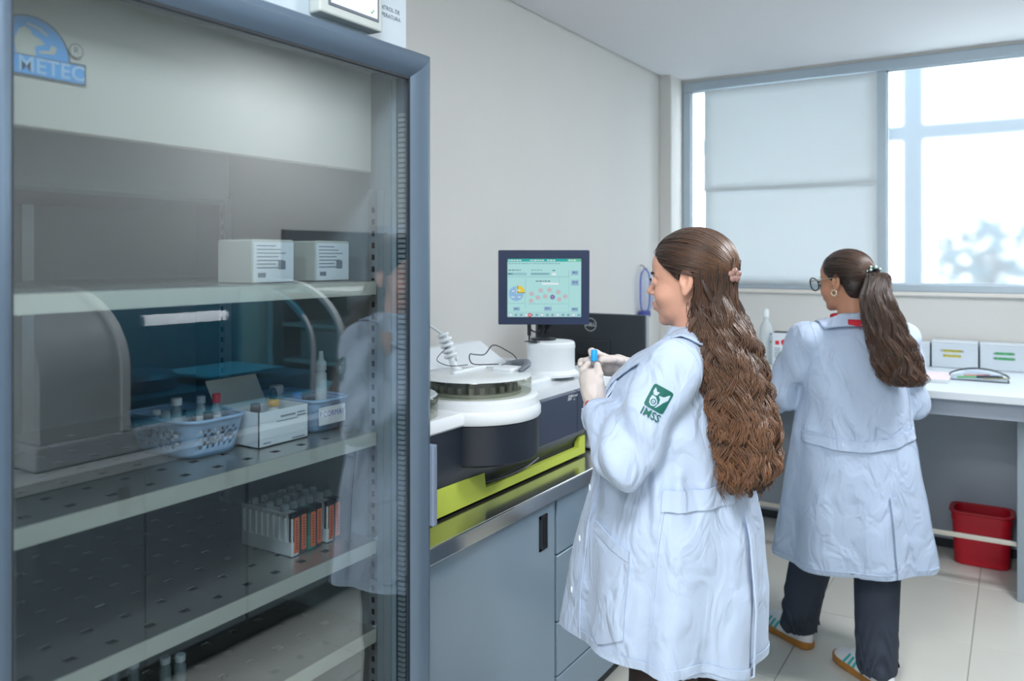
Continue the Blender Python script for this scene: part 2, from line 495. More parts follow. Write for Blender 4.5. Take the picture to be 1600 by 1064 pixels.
# perforated shelves with a bent front lip
def shelf(z, hole):
    x0, x1, y0, y1 = -1.815, -1.185, .515, 1.338
    nx, ny = 37, 49
    mb = MB(); xs = [x0+(x1-x0)*i/nx for i in range(nx+1)]; ys = [y0+(y1-y0)*j/ny for j in range(ny+1)]
    vs = [(x, y, z) for x in xs for y in ys]; fs = []
    for i in range(nx):
        for j in range(ny):
            if hole and i % 4 == 2 and j % 4 == 2 and 2 < i < nx-1: continue
            fs.append((i*(ny+1)+j, (i+1)*(ny+1)+j, (i+1)*(ny+1)+j+1, i*(ny+1)+j+1))
    mb.add(vs, fs)
    s = obj('shelf', mb, M_steel, fr, fixn=False)
    md = s.modifiers.new('t', 'SOLIDIFY'); md.thickness = .0012; md.offset = -1
    obj('shelf_lip', MB().prism([(x1-.002, z), (x1+.001, z-.002), (x1+.001, z-.030), (x1-.008, z-.030), (x1-.008, z-.028), (x1-.002, z-.028)], y0, y1, axis='y'),
        mat('shelf_lip_steel', (226, 222, 206), 0.34, metal=0.6, var=0.05, scale=30, stretch=(1,.05,1)), s)
SH = (1.499, 1.172, 0.937, 0.745, 0.48)
for z in SH: shelf(z, True)
# shelf standards with slots
M_rail = mat('rail_steel', (190, 198, 202), 0.35, metal=0.7)
for (x, w) in ((-1.71, .022), (-1.205, .024)):
    r = obj('shelf_rail', MB().box(x-w/2, x+w/2, 1.352, 1.372, .25, 1.70), M_rail, fr)
    sl = MB()
    for k in range(54): sl.box(x-.004, x+.004, 1.3512, 1.3522, .27+k*.026, .27+k*.026+.012)
    obj('slots', sl, M_black, r)['kind'] = 'stuff'
    for z in SH:
        obj('shelf_clip', MB().box(x-.008, x+.008, 1.338, 1.352, z-.016, z-.003, bev=.002, seg=1), M_rail, fr)
# lighter strip on the rear wall
obj('shelf_rail', MB().box(-1.842, -1.836, .93, .955, .25, 1.72), M_rail, fr)

# door: mitred profile, glass, gaskets, pull
dx0, dx1, dyl, dyr, dz0, dz1 = -1.160, -1.100, .497, 1.436, .16, 2.000
PW = .058
b = MB()
for q in ((dyl, dyr, dz1-PW, dz1), (dyl, dyr, dz0, dz0+PW), (dyl, dyl+PW, dz0+PW, dz1-PW), (dyr-PW, dyr, dz0+PW, dz1-PW)):
    b.box(dx0-.004, dx0, q[0]+.004, q[1]-.004, q[2], q[3])
dr = obj('door', b, M_gask, fr)
prof = [(dx0, 0), (dx1-.020, 0), (dx1-.008, .006), (dx1, .022), (dx1-.004, .038), (dx1-.016, .052), (dx1-.022, PW), (dx0, PW)]   # (x, inward)
def mitre(side):
    mb = MB(); P = []
    for (x, w) in prof:
        if side == 'top': P.append([(x, dyl+w, dz1-w), (x, dyr-w, dz1-w)])
        if side == 'bottom': P.append([(x, dyl+w, dz0+w), (x, dyr-w, dz0+w)])
        if side == 'left': P.append([(x, dyl+w, dz0+w), (x, dyl+w, dz1-w)])
        if side == 'right': P.append([(x, dyr-w, dz0+w), (x, dyr-w, dz1-w)])
    P.append(P[0]); mb.grid(P)
    return obj('door_rail' if side in ('top', 'bottom') else 'door_stile', mb, M_frame, dr, smooth='auto')
for s in ('top', 'bottom', 'left', 'right'): mitre(s)
gy0, gy1, gz0, gz1 = dyl+PW, dyr-PW, dz0+PW, dz1-PW
obj('glass', MB().box(-1.130, -1.126, gy0-.005, gy1+.005, gz0-.005, gz1+.005), M_glass, dr)
gk = MB()
for q in ((gy0, gy0+.003, gz0, gz1), (gy1-.003, gy1, gz0, gz1), (gy0, gy1, gz0, gz0+.003), (gy0, gy1, gz1-.005, gz1)):
    gk.box(-1.1285+.002, -1.1225, q[0], q[1], q[2], q[3])
obj('gasket', gk, M_gask, dr)
gk = MB()
for k in range(150): gk.box(-1.150, -1.134, gy1-.007, gy1-.001, gz0+.011*k, gz0+.011*k+.007)
obj('ribbed_seal', gk, M_gaskl, dr)['kind'] = 'stuff'
obj('door_pull', MB().box(-1.118, -1.0935, 1.423, 1.4385, .955, 1.135, bev=.003), mat('pull_plastic', (112, 126, 146), 0.5), dr)

# controller on the header
ct = obj('controller', MB().box(-1.165, -1.134, 1.122, 1.302, 2.022, 2.145, bev=.004), mat('controller_case', (172, 180, 178), 0.5), fr)
obj('controller_bezel', MB().box(-1.1342, -1.1325, 1.143, 1.289, 2.040, 2.130, bev=.0005, seg=1), mat('bezel_dark', (66, 78, 92), 0.4), ct)
D = Decal(frame((-1.1323, 1.216, 2.085), (0, 1, 0), (0, 0, 1)))
Mcs = mat('controller_screen', (190, 210, 226), 0.2, emit=0.25)
D.rect(-.067, .067, -.039, .039, Mcs)
Mtx = mat('print_grey', (70, 84, 96), 0.5)
D.text('SET', -.048, -.031, .008, Mtx)
D.poly([(.046,-.030),(.050,-.034),(.058,-.024),(.055,-.022),(.050,-.030),(.047,-.027)], mat('tick_green', (40, 150, 90), 0.5))
D.build('controller_screen', ct)
D = Decal(frame((-1.1645, 1.352, 2.075), (0, 1, 0), (0, 0, 1)))
D.text('TEMPERATURA', 0, 0, .0125, Mtx); D.text('CONTROL DE', 0, .016, .0125, Mtx)
hd = D.build('header_lettering', fr)

# ---------------------------------------------------------------- things on the refrigerator shelves
M_card = mat('white_carton', (226, 232, 236), 0.6, var=0.02)
M_print = mat('carton_print', (120, 130, 140), 0.6)
def carton(x1, y0, y1, z0, h, d, label, grp=None):
    t = thing('carton', label, 'box', (x1-d/2, (y0+y1)/2, z0), group=grp)
    obj('carton_body', MB().box(x1-d, x1, y0, y1, z0, z0+h, bev=.0015, seg=1), mat('carton_card', (196, 196, 186), 0.65), t)
    D = Decal(frame((x1+.0002, (y0+y1)/2, z0+h/2), (0, 1, 0), (0, 0, 1)), .0001)
    w = (y1-y0)
    D.rect(-w*.47, w*.48, -h*.47, h*.46, M_card)
    for k in range(7):
        D.rect(-w*.4, w*(.05+.3*((k*37) % 5)/5), h*(.36-.085*k), h*(.36-.085*k)+h*.022, M_print)
    D.rect(w*.1, w*.28, -h*.18, h*.02, M_print)
    D.rect(-w*.38, -w*.2, -h*.36, -h*.26, M_print)
    D.build('printed_label', t)
    obj('flap', MB().box(x1-d+.004, x1-.002, y0+.003, y1-.003, z0+h, z0+h+.0018), mat('flap_card', (188, 190, 178), 0.6), t)
carton(-1.235, 1.045, 1.150, SH[0]+.001, .083, .10, 'labelled white reagent carton on the top refrigerator shelf, left one')
carton(-1.235, 1.208, 1.308, SH[0]+.001, .083, .10, 'labelled white reagent carton on the top refrigerator shelf, right one')

M_bask = mat('blue_basket_plastic', (152, 184, 218), 0.45, var=0.03, trans=0.1)
def basket(x0, x1, y0, y1, z, h, label, plate=None):
    t = thing('storage_basket', label, 'basket', ((x0+x1)/2, (y0+y1)/2, z))
    cx, cy = (x0+x1)/2, (y0+y1)/2
    # walls as a ring of panels with round openings left out
    body = MB(); N = 64; Z = 9
    def ringpt(i, k):
        a = 2*math.pi*i/N; s = .84+.16*k/Z
        hx, hy = (x1-x0)/2*s, (y1-y0)/2*s
        ca, sa = math.cos(a), math.sin(a)
        p = 5.0
        r = (abs(ca)**p + abs(sa)**p)**(-1/p)
        return (cx+hx*ca*r, cy+hy*sa*r, z+h*k/Z)
    vs = [ringpt(i, k) for k in range(Z+1) for i in range(N)]
    fs = []
    for k in range(Z):
        for i in range(N):
            if 2 <= k <= 6 and (i + (k % 2)) % 2 == 0 and i % 16 not in (7, 8, 9, 6): continue
            fs.append((k*N+i, k*N+(i+1) % N, (k+1)*N+(i+1) % N, (k+1)*N+i))
    fs.append(tuple(range(N)))
    body.add(vs, fs)
    o = obj('basket_body', body, M_bask, t, smooth=True)
    md = o.modifiers.new('t', 'SOLIDIFY'); md.thickness = .002
    obj('rim', MB().tube([ringpt(i, Z) for i in range(N+1)], .0038, 6, cap=False), M_bask, t, smooth=True)
    if plate:
        D = Decal(frame((x1+.0012, cy-.008, z+h*.56), (0, 1, .0), (-.02, 0, 1)), .0002)
        D.rect(-.040, .040, -.020, .018, mat('paper_label', (232, 236, 240), 0.7))
        D.text(plate, 0, .002, .0165, mat('violet_ink', (92, 92, 190), 0.6), .9)
        D.build('paper_label', t)
    return t
basket(-1.50, -1.285, .945, 1.085, SH[1]+.001, .070, 'pale blue perforated basket with vials on the second shelf, left one')
basket(-1.47, -1.262, 1.236, 1.346, SH[1]+.001, .068, 'pale blue basket with a handwritten paper label on the second shelf', 'P.CORMAY')
def vial(x, y, z, r, h, capcol, label, bodycol=None, caph=.016, capr=None, taper=False, lab=None):
    t = thing('vial', label, 'vial', (x, y, z), group='vials in the refrigerator')
    mb_ = mat('vial_%s' % (bodycol or 'clear',), bodycol, 0.35) if bodycol else mat('vial_clear', (205, 222, 228), 0.12, trans=0.7)
    obj('vial_body', MB().lathe([(0,0),(r*.9,0),(r,.002),(r,h-.008),(r*.7,h-.002),(r*.7,h),(0,h)], (x,y,z), 14), mb_, t, smooth='auto')
    cr = capr or r*.92
    pr = [(0,h+.0005),(cr,h+.0005),(cr,h+caph-.001),(cr*.85,h+caph),(0,h+caph)]
    if taper: pr = [(0,h+.0005),(cr,h+.0005),(cr,h+caph*.4),(cr*.55,h+caph*.6),(cr*.4,h+caph),(0,h+caph)]
    obj('cap', MB().lathe(pr, (x,y,z), 14), mat('cap_%d_%d_%d' % capcol, capcol, 0.4), t, smooth='auto')
    if lab: obj('vial_label', MB().lathe([(r+.0003,h*.15),(r+.0003,h*.75)], (x,y,z), 14), mat('vial_paper', (232,236,238), .7), t)
zb = SH[1]+.004
vial(-1.38, .985, zb, .011, .088, (228,232,234), 'tall clear tube with a white cap standing in the left basket', lab=True, caph=.014)
vial(-1.42, .968, zb, .010, .068, (228,232,234), 'shorter clear tube with a white cap in the left basket', caph=.010)
vial(-1.34, 1.010, zb, .009, .092, (150,160,168), 'clear tube with a grey cap in the left basket', lab=True, caph=.014)
vial(-1.33, 1.038, zb, .009, .090, (190,62,70), 'clear tube with a red cap in the left basket', lab=True, caph=.018)
vial(-1.32, 1.012, zb, .010, .060, (30,44,56), 'small dark stoppered vial in front in the left basket', (70,76,80), caph=.018)
vial(-1.44, 1.0, zb, .016, .055, (226,230,232), 'wide jar with a white screw lid in the left basket', (200,210,214), caph=.012)
vial(-1.45, 1.042, zb, .015, .052, (30,40,56), 'wide jar with a dark lid in the left basket', (196,206,212), caph=.010)
vial(-1.34, 1.328, zb, .013, .118, (232,236,240), 'white dropper bottle standing tall in the labelled basket', (226,230,234), caph=.044, capr=.0125, taper=True, lab=True)
vial(-1.42, 1.27, zb, .016, .068, (232,236,240), 'squat white bottle with a wide lid in the labelled basket', (214,220,226), caph=.018, capr=.015)
vial(-1.36, 1.275, zb, .012, .058, (80,140,220), 'small bottle with a bright blue cap in the labelled basket', (200,214,226), caph=.016)
# open white carton with dropper bottles
t = thing('open_carton', 'open white carton with small print on the second shelf between two baskets', 'box', (-1.33, 1.15, SH[1]+.001))
x0, x1, y0, y1, z0, h = -1.40, -1.267, 1.088, 1.219, SH[1]+.001, .070
c = MB()
c.box(x0, x1, y0, y1, z0, z0+.002)
c.box(x0, x0+.002, y0, y1, z0, z0+h); c.box(x1-.002, x1, y0, y1, z0, z0+h)
c.box(x0, x1, y0, y0+.002, z0, z0+h); c.box(x0, x1, y1-.002, y1, z0, z0+h)
obj('carton_body', c, M_card, t)
obj('flap', MB().add([(x0, y0, z0+h), (x0, y1, z0+h), (x0-.03, y1, z0+h+.05), (x0-.03, y0, z0+h+.05)], [(0,1,2,3)]), mat('flap_grey', (190, 192, 184), .6), t)
D = Decal(frame((x1+.0002, (y0+y1)/2, z0+h/2), (0, 1, 0), (0, 0, 1)), .0001)
for (a, b_, zz, hh) in ((-.01,.03,.018,.004),(-.02,.036,.010,.002),(.034,.056,.020,.003),(.034,.058,.014,.003),(-.055,-.035,-.028,.002),(.02,.055,-.030,.002)):
    D.rect(a, b_, zz, zz+hh, M_print)
D.build('small_print', t)['kind'] = 'stuff'
vial(-1.335, 1.185, z0+.004, .012, .060, (236,176,44), 'dropper bottle with a yellow collar in the open white carton', (224,228,230), caph=.014, capr=.0125)
vial(-1.30, 1.108, z0+.003, .011, .060, (44,44,50), 'dark topped dropper bottle at the corner of the open white carton', (92,70,60), caph=.020)
tt = [o for o in bpy.data.objects if o.name.startswith('vial') and o.type == 'EMPTY' and 'yellow collar' in o['label']][0]
obj('dropper_bulb', MB().lathe([(0,.0),(.0085,.0),(.0085,.012),(.005,.022),(0,.024)], (-1.335, 1.185, z0+.004+.0745), 12), mat('bulb_dark', (30,52,66), .4), tt, smooth=True)

# reagent cassettes on the third shelf
M_cw = mat('cassette_white', (222, 226, 226), 0.45); M_cd = mat('cassette_dark', (58, 66, 72), 0.45); M_cg = mat('cassette_green', (46, 132, 112), 0.45)
M_or = mat('cassette_orange', (222, 110, 66), 0.5); M_clr = mat('blister_clear', (205, 215, 220), 0.15, trans=.6)
cas = [(1.163, M_cw, 'white reagent cassette with slotted side, nearest the left of the row'), (1.187, M_cd, 'dark reagent cassette with an orange label beside the white one'),
       (1.209, M_cg, 'green edged reagent cassette with an orange label'), (1.231, M_cd, 'dark reagent cassette with an orange label beside the green one'),
       (1.262, M_cw, 'white reagent cassette with an orange label further right in the row'), (1.285, M_cd, 'last dark reagent cassette at the right end of the row')]
z0 = SH[2]+.001
for k, (y, mm, lb) in enumerate(cas):
    t = thing('reagent_cassette', lb, 'cassette', (-1.33, y+.01, z0), group='reagent cassettes on the third shelf')
    x0, x1, w, h = -1.408, -1.256-(k % 2)*.004, .0205, .088
    b = MB()
    b.box(x0, x1, y, y+w, z0, z0+.030, bev=.0015, seg=1)
    b.box(x0, x1, y+.004, y+w-.001, z0+.030, z0+h-.002)
    for q in range(9):
        xx = x0+.002+(x1-x0-.010)*q/8
        b.box(xx, xx+.006, y, y+.004, z0+.030, z0+h-.004)
    b.box(x0, x1, y, y+w, z0+h-.010, z0+h)
    b.box(x1-.010, x1, y, y+w, z0+.03, z0+h)
    obj('cassette_body', b, mm, t)
    o = obj('cassette_label', MB().box(x1, x1+.0008, y+.006, y+w-.001, z0+.006, z0+h-.010), M_or, t)
    lm = MB()
    for q in range(11): lm.box(x1+.0008, x1+.0010, y+.0105, y+.0160, z0+.014+q*.0055, z0+.0165+q*.0055)
    obj('label_print', lm, mat('orange_dark', (120, 60, 50), .6), o)
    for q in range(3): obj('stopper', MB().lathe([(0,.0),(.0095,.0),(.0095,.010),(.006,.014),(0,.014)], (x0+.03+.045*q, y+w/2, z0+h), 10), M_clr, t, smooth='auto')
# clear tubes on the fourth shelf
for k, (x, y) in enumerate(((-1.36, .845), (-1.335, .866), (-1.30, .905), (-1.285, .925))):
    vial(x, y, SH[3]+.001, .010, .075, (205,214,220), ['clear capped tube on the fourth shelf, leftmost', 'clear capped tube on the fourth shelf, second from left', 'clear capped tube on the fourth shelf, second from right', 'clear capped tube on the fourth shelf, rightmost'][k], caph=.012)

# ================================================================ LEFT BENCH WITH THE ANALYSER
CX, CZ = -1.196, 0.850                                     # front edge and top of the bench
M_lam = mat('grey_laminate', (124, 144, 160), 0.22, var=0.03, scale=4, coat=0.3)
M_lamd = mat('laminate_edge', (96, 110, 124), 0.5)
M_kick = mat('plinth_dark', (52, 58, 64), 0.6)
M_ss = mat('worktop_steel', (190, 190, 188), 0.16, metal=0.95, var=0.05, scale=20, bump=0.03, bscale=60, stretch=(1, .08, 1))
wt = thing('worktop', 'brushed stainless steel worktop under the analyser', 'worktop', ((CX+XL)/2, 2.76, CZ-.042))
obj('worktop_top', MB().box(XL+.003, CX-.004, 1.44, 4.10, CZ-.012, CZ, bev=.002, seg=1), M_ss, wt)
obj('worktop_edge', MB().box(CX-.018, CX, 1.44, 4.10, CZ-.042, CZ-.001, bev=.003, seg=2), M_ss, wt)
obj('worktop_underside', MB().box(XL+.003, CX-.018, 1.45, 4.09, CZ-.040, CZ-.012), M_kick, wt)
def cabinet_shell(t, y0, y1):
    obj('carcass', MB().box(XL+.005, CX-.040, y0, y1, .10, CZ-.043), M_lamd, t)
    obj('plinth', MB().box(XL+.005, CX-.09, y0, y1, .001, .10), M_kick, t)
FX0, FX1 = CX-.040, CX-.022
c1 = thing('base_cabinet', 'grey gloss base cabinet with one wide door and black recessed pull', 'cabinet', ((CX+XL)/2, 1.8, 0))
cabinet_shell(c1, 1.45, 2.205)
d = obj('cabinet_door', MB().box(FX0, FX1, 1.455, 2.200, .105, CZ-.050, bev=.002, seg=1), M_lam, c1)
h = MB()
hy0, hy1, hz0, hz1 = 2.103, 2.148, .668, .772
for q in ((hy0, hy0+.008, hz0, hz1), (hy1-.008, hy1, hz0, hz1), (hy0, hy1, hz0, hz0+.008), (hy0, hy1, hz1-.008, hz1)):
    h.box(FX1, FX1+.004, q[0], q[1], q[2], q[3])
h.box(FX1, FX1+.001, hy0, hy1, hz0, hz1)
h.box(FX1, FX1+.003, hy0+.026, hy0+.032, hz0, hz1)
obj('recessed_pull', h, M_black, d)
def drawers(name_lab, y0, y1):
    t = thing('drawer_cabinet', name_lab, 'cabinet', ((CX+XL)/2, (y0+y1)/2, 0))
    cabinet_shell(t, y0, y1)
    for (a, b) in ((.625, CZ-.050), (.415, .619), (.245, .409), (.105, .239)):
        dd = obj('drawer', MB().box(FX0, FX1, y0+.004, y1-.004, a, b, bev=.002, seg=1), M_lam, t)
        ym = (y0+y1)/2 + .12
        g = MB(); g.box(FX1, FX1+.003, ym-.05, ym+.05, b-.05, b-.022); g.box(FX1+.003, FX1+.005, ym-.05, ym+.05, b-.026, b-.022)
        obj('recessed_pull', g, M_black, dd)
    return t
drawers('grey gloss drawer unit beside the wide cabinet door', 2.210, 2.90)
c2 = thing('base_cabinet', 'grey gloss base cabinet behind the woman with the test tube', 'cabinet', ((CX+XL)/2, 3.5, 0))
cabinet_shell(c2, 2.905, 4.09)
for (a, b) in ((2.91, 3.49), (3.50, 4.085)):
    d = obj('cabinet_door', MB().box(FX0, FX1, a, b, .105, CZ-.050, bev=.002, seg=1), M_lam, c2)
    obj('recessed_pull', MB().box(FX1, FX1+.004, b-.10, b-.06, hz0, hz1), M_black, d)

# ---------------------------------------------------------------- analyser
M_aw = mat('analyser_white', (226, 232, 236), 0.3, var=0.015)
M_ad = mat('analyser_charcoal', (38, 44, 54), 0.34, var=0.04, bump=0.03, bscale=500)
M_ap = mat('analyser_panel', (62, 71, 88), 0.36, var=0.03, bump=0.03, bscale=500)
M_yel = mat('lime_trim', (198, 214, 84), 0.45, var=0.03)
M_smoke = mat_pane('smoked_cover', (0.74, 0.75, 0.68), 1.5, 0.02)
an = thing('blood_analyser', 'white and charcoal benchtop blood analyser with a lime green trim bar', 'analyser', (-1.58, 2.0, CZ))
AY0, AY1, AXB = 1.46, 2.575, -1.93
BC, BR = (-1.372, 1.985), .192                             # bulge centre and radius
a_in = math.acos((-1.292-BC[0])/BR)
def front_outline(xf, grow=0.0, xr=-1.305):
    """plan outline of the body with the round bulge in front"""
    r = BR+grow; a = math.acos(max(-1, min(1, (xf-BC[0])/r))); a2 = math.acos(max(-1, min(1, (xr-BC[0])/r)))
    pts = [(AXB, AY0), (xf, AY0)]
    pts += [(BC[0]+r*math.cos(-a+(a2+a)*i/28), BC[1]+r*math.sin(-a+(a2+a)*i/28)) for i in range(29)]
    pts += [(xr, AY1), (AXB, AY1)]
    return pts
def loft(mb, rings):
    """rings: [(outline, z)], same length"""
    n = len(rings[0][0]); vs = []; fs = []
    for o, z in rings: vs += [(p[0], p[1], z) for p in o]
    for k in range(len(rings)-1):
        for i in range(n): fs.append((k*n+i, k*n+(i+1) % n, (k+1)*n+(i+1) % n, (k+1)*n+i))
    fs.append(tuple(range(n-1, -1, -1))); fs.append(tuple(range((len(rings)-1)*n, len(rings)*n)))
    return mb.add(vs, fs)
flat = lambda xf: [(AXB, AY0), (xf, AY0), (xf, AY1), (AXB, AY1)]
# lower charcoal body, curved in towards the bottom
mb = MB()
loft(mb, [(flat(-1.335), .878), (flat(-1.315), .915), (flat(-1.300), .945), (flat(-1.294), .99), (flat(-1.292), 1.086)])
obj('lower_body', mb, M_ad, an, smooth='auto')
obj('bulge', loft(MB(), [(circ(BC[0], BC[1], BR-.006, 48), .972), (circ(BC[0], BC[1], BR, 48), .978), (circ(BC[0], BC[1], BR, 48), 1.084)]), M_ad, an, smooth='auto')
p1 = obj('side_panel', MB().box(-1.312, -1.288, 2.215, 2.485, .945, 1.092, bev=.004), M_ap, an)
obj('side_panel', MB().box(-1.312, -1.289, 2.489, 2.574, .945, 1.092, bev=.004), M_ap, an)
D = Decal(frame((-1.2875, 2.36, 1.074), (0, 1, 0), (0, 0, 1)))
Mwl = mat('white_print', (225, 230, 235), .5)
for k in range(3):
    D.poly([(.055+k*.009, -.008), (.059+k*.009, -.008), (.067+k*.009, .010), (.063+k*.009, .010)], Mwl)
D.text('Wiener', .105, .004, .014, Mwl); D.text('lab', .100, -.008, .010, Mwl)
D.build('maker_lettering', p1)
# white top shell
top = MB()
loft(top, [(front_outline(-1.290, .002), 1.087), (front_outline(-1.284, .006), 1.093), (front_outline(-1.284, .006), 1.112), (front_outline(-1.292, .000), 1.124), (front_outline(-1.33, -.012, -1.345), 1.130)])
obj('top_shell', top, M_aw, an, smooth='auto')
obj('raised_rim', loft(MB(), [(circ(BC[0], BC[1], BR+.001, 48), 1.118), (circ(BC[0], BC[1], BR-.003, 48), 1.146), (circ(BC[0], BC[1], BR-.012, 48), 1.152)]), M_aw, an, smooth='auto')
obj('deck_step', MB().box(-1.90, -1.345, 2.20, 2.565, 1.128, 1.146, bev=.008, seg=3), M_aw, an)
# smoked sample covers
cr = BR-.022
obj('disc_cover', MB().lathe([(cr, 1.150), (cr, 1.196), (cr-.002, 1.200)], (BC[0], BC[1], 0), 56), M_smoke, an, smooth=True)
obj('cover_lid', MB().lathe([(cr-.001, 1.2005), (cr-.006, 1.204), (.10, 1.206), (0, 1.206)], (BC[0], BC[1], 0), 56), mat('lid_white', (214, 220, 222), .25), an, smooth='auto')
sp = MB(); sp.lathe([(0,1.153),(cr-.03,1.153),(cr-.03,1.162),(0,1.162)], (BC[0], BC[1], 0), 40)
for k in range(24):
    a = 2*math.pi*k/24; sp.lathe([(.009,1.162),(.009,1.180),(0,1.180)], (BC[0]+(cr-.05)*math.cos(a), BC[1]+(cr-.05)*math.sin(a), 0), 8)
obj('sample_disc', sp, mat('disc_grey', (150, 154, 148), .4), an, smooth='auto')
c2x, c2y, c2r = -1.43, 1.66, .135
obj('wash_cover', MB().lathe([(c2r, 1.128), (c2r, 1.178), (c2r-.002, 1.182)], (c2x, c2y, 0), 44), M_smoke, an, smooth=True)
lid2 = obj('wash_lid', MB().lathe([(c2r-.001,1.1825),(c2r-.006,1.187),(0,1.188)], (c2x, c2y, 0), 44), mat('lid_grey', (176, 184, 190), .3), an, smooth='auto')
v = MB()
for k in range(8):
    x = c2x+.05+.02*(k % 2); y = c2y-.02+.025*(k//2)
    v.box(x-.005, x+.005, y-.008, y+.008, 1.1878, 1.1886)
obj('vent_slots', v, M_black, lid2)
# grey half-ring handle at the right of the lid
hd = spline([(-1.39, 2.165, 1.204), (-1.36, 2.19, 1.214), (-1.30, 2.165, 1.222), (-1.27, 2.115, 1.220), (-1.272, 2.08, 1.208)], 8)
obj('lid_handle', MB().tube([p[:] for p in hd], [.006+.006*math.sin(math.pi*i/(len(hd)-1)) for i in range(len(hd))], 8), mat('handle_grey', (104, 112, 122), .35), an, smooth=True)
obj('lid_pad', MB().box(-1.36, -1.29, 2.06, 2.13, 1.2035, 1.216, bev=.005), M_aw, an)
obj('lid_bar', MB().box(-1.42, -1.405, 1.93, 2.10, 1.205, 1.214, bev=.003), M_aw, an)
# rear slanted cover
rc = MB(); rc.prism([(-1.47, 1.128), (-1.66, 1.246), (-1.70, 1.246), (-1.72, 1.128)], 1.47, 2.44, axis='y')
obj('rear_cover', rc, mat('rear_cover_white', (222, 228, 234), .35), an)
# spiral wrapped cable and thin tube
cx_, cy_ = -1.46, 1.98
pts = spline([(-1.44, 1.99, 1.205), (-1.452, 1.985, 1.235), (-1.465, 1.985, 1.28), (-1.475, 1.97, 1.315)], 8)
cb = obj('cable_sleeve', MB().tube([p[:] for p in pts], [.018]*3+[.011]*(len(pts)-3), 10), M_aw, an, smooth=True)
coil = []
for i in range(120):
    u = i/119; p = pts[min(int((.3+.7*u)*(len(pts)-1)), len(pts)-1)]
    q = Vector((-1.454-.022*u, 1.985-.015*u, 1.240+.078*u)); a = 2*math.pi*5*u
    coil.append((q.x+.0165*math.cos(a), q.y+.0165*math.sin(a), q.z+.003*math.cos(a)))
obj('spiral_wrap', MB().tube(coil, .0052, 6), M_aw, cb, smooth=True)
tb = spline([(-1.475, 1.97, 1.315), (-1.50, 1.92, 1.350), (-1.54, 1.85, 1.376), (-1.60, 1.74, 1.395), (-1.70, 1.58, 1.40)], 10)
obj('thin_tube', MB().tube([p[:] for p in tb], .0045, 8), mat('tube_white', (214, 222, 226), .3, trans=.3), cb, smooth=True)
w1 = spline([(-1.455, 1.99, 1.29), (-1.47, 1.95, 1.262), (-1.43, 1.88, 1.25), (-1.40, 1.90, 1.235), (-1.40, 1.99, 1.228)], 8)
obj('thin_wire', MB().tube([p[:] for p in w1], .0013, 5), M_black, cb)
w2 = spline([(-1.40, 2.16, 1.211), (-1.44, 2.09, 1.215), (-1.42, 2.03, 1.236), (-1.44, 2.06, 1.250), (-1.47, 2.13, 1.240), (-1.48, 2.20, 1.233), (-1.46, 2.22, 1.262), (-1.43, 2.25, 1.245), (-1.40, 2.27, 1.215), (-1.38, 2.26, 1.15)], 8)
obj('black_wire', MB().tube([p[:] for p in w2], .0019, 6), M_black, an)
# turret carrying the monitor
tc = (-1.392, 2.487)
tu = obj('turret', MB().lathe([(.098,1.140),(.098,1.148),(.088,1.156),(.083,1.160),(.083,1.232),(.085,1.236),(.083,1.252),(.078,1.257),(0,1.258)], tc+(0,), 48), M_aw, an, smooth='auto')
obj('turret_slots', MB().box(-1.452, -1.424, 2.405, 2.440, 1.2575, 1.2595).box(-1.430, -1.40, 2.400, 2.425, 1.2575, 1.2595), M_black, tu)
# lime trim bar with its notch, and the dark slot behind it
yb = [(AY0, .858), (AY1, .858), (AY1, .920), (2.535, .918), (2.525, .885), (1.945, .885), (1.938, .930), (AY0, .940)]
obj('trim_bar', MB().prism(yb, -1.322, -1.304, axis='x'), M_yel, an)
obj('slot_recess', MB().box(-1.90, -1.325, AY0+.01, AY1-.01, .858, .90), M_black, an)
obj('wire_in_slot', MB().tube([p[:] for p in spline([(-1.32, 1.96, .892), (-1.305, 2.06, .893), (-1.300, 2.16, .897), (-1.312, 2.26, .905)], 8)], .003, 6), mat('dark_cable', (60, 64, 70), .3), an)
for (x, y) in ((-1.36, 1.52), (-1.36, 2.52), (-1.86, 1.52), (-1.86, 2.52)):
    obj('foot', MB().lathe([(0,0),(.02,0),(.02,.009),(0,.009)], (x, y, CZ), 14), M_black, an)

# ---------------------------------------------------------------- touch screen on the turret
mc = Vector((-1.470, 2.572, 1.440))
mo = thing('touch_monitor', 'dark blue framed touch monitor with a pale green test screen above the analyser', 'monitor', (tc[0], tc[1], 1.258))
Mm = frame(mc, (0.848, 0.530, 0), (0.03*.53, -.03*.848, 1))
mw, mh = .1665, .1360
M_mon = mat('monitor_frame', (44, 58, 88), 0.4, var=0.04)
b = MB(); b.prism(rrect(-mw, mw, -mh, mh, .006), -.012, .0, axis='z'); b.xf(Mm)
mf = obj('monitor_case', b, M_mon, mo)
b = MB()
sx0, sx1, sy0, sy1 = -.133, .136, -.108, .105
for q in ((-mw+.001, sx0, -mh+.001, mh-.001), (sx1, mw-.001, -mh+.001, mh-.001), (sx0, sx1, sy1, mh-.001), (sx0, sx1, -mh+.001, sy0)):
    b.box(q[0], q[1], q[2], q[3], .0, .005)
b.xf(Mm); obj('bezel', b, M_mon, mo)
b = MB().box(-.12, .12, -.10, .10, -.045, -.012, bev=.01); b.xf(Mm); obj('rear_housing', b, M_black, mo)
def em(n, c, s=.62): return mat_emit('screen_'+n, c, s)
D = Decal(Mm @ Matrix.Translation((0, 0, .0006)), .00012)
D.rect(sx0, sx1, sy0, sy1, em('bg', (178, 226, 226)))
D.rect(sx0, sx1, sy1-.011, sy1, em('bar', (64, 178, 172)))
D.rect(sx1-.05, sx1, sy1-.011, sy1, em('bar2', (110, 196, 170)))
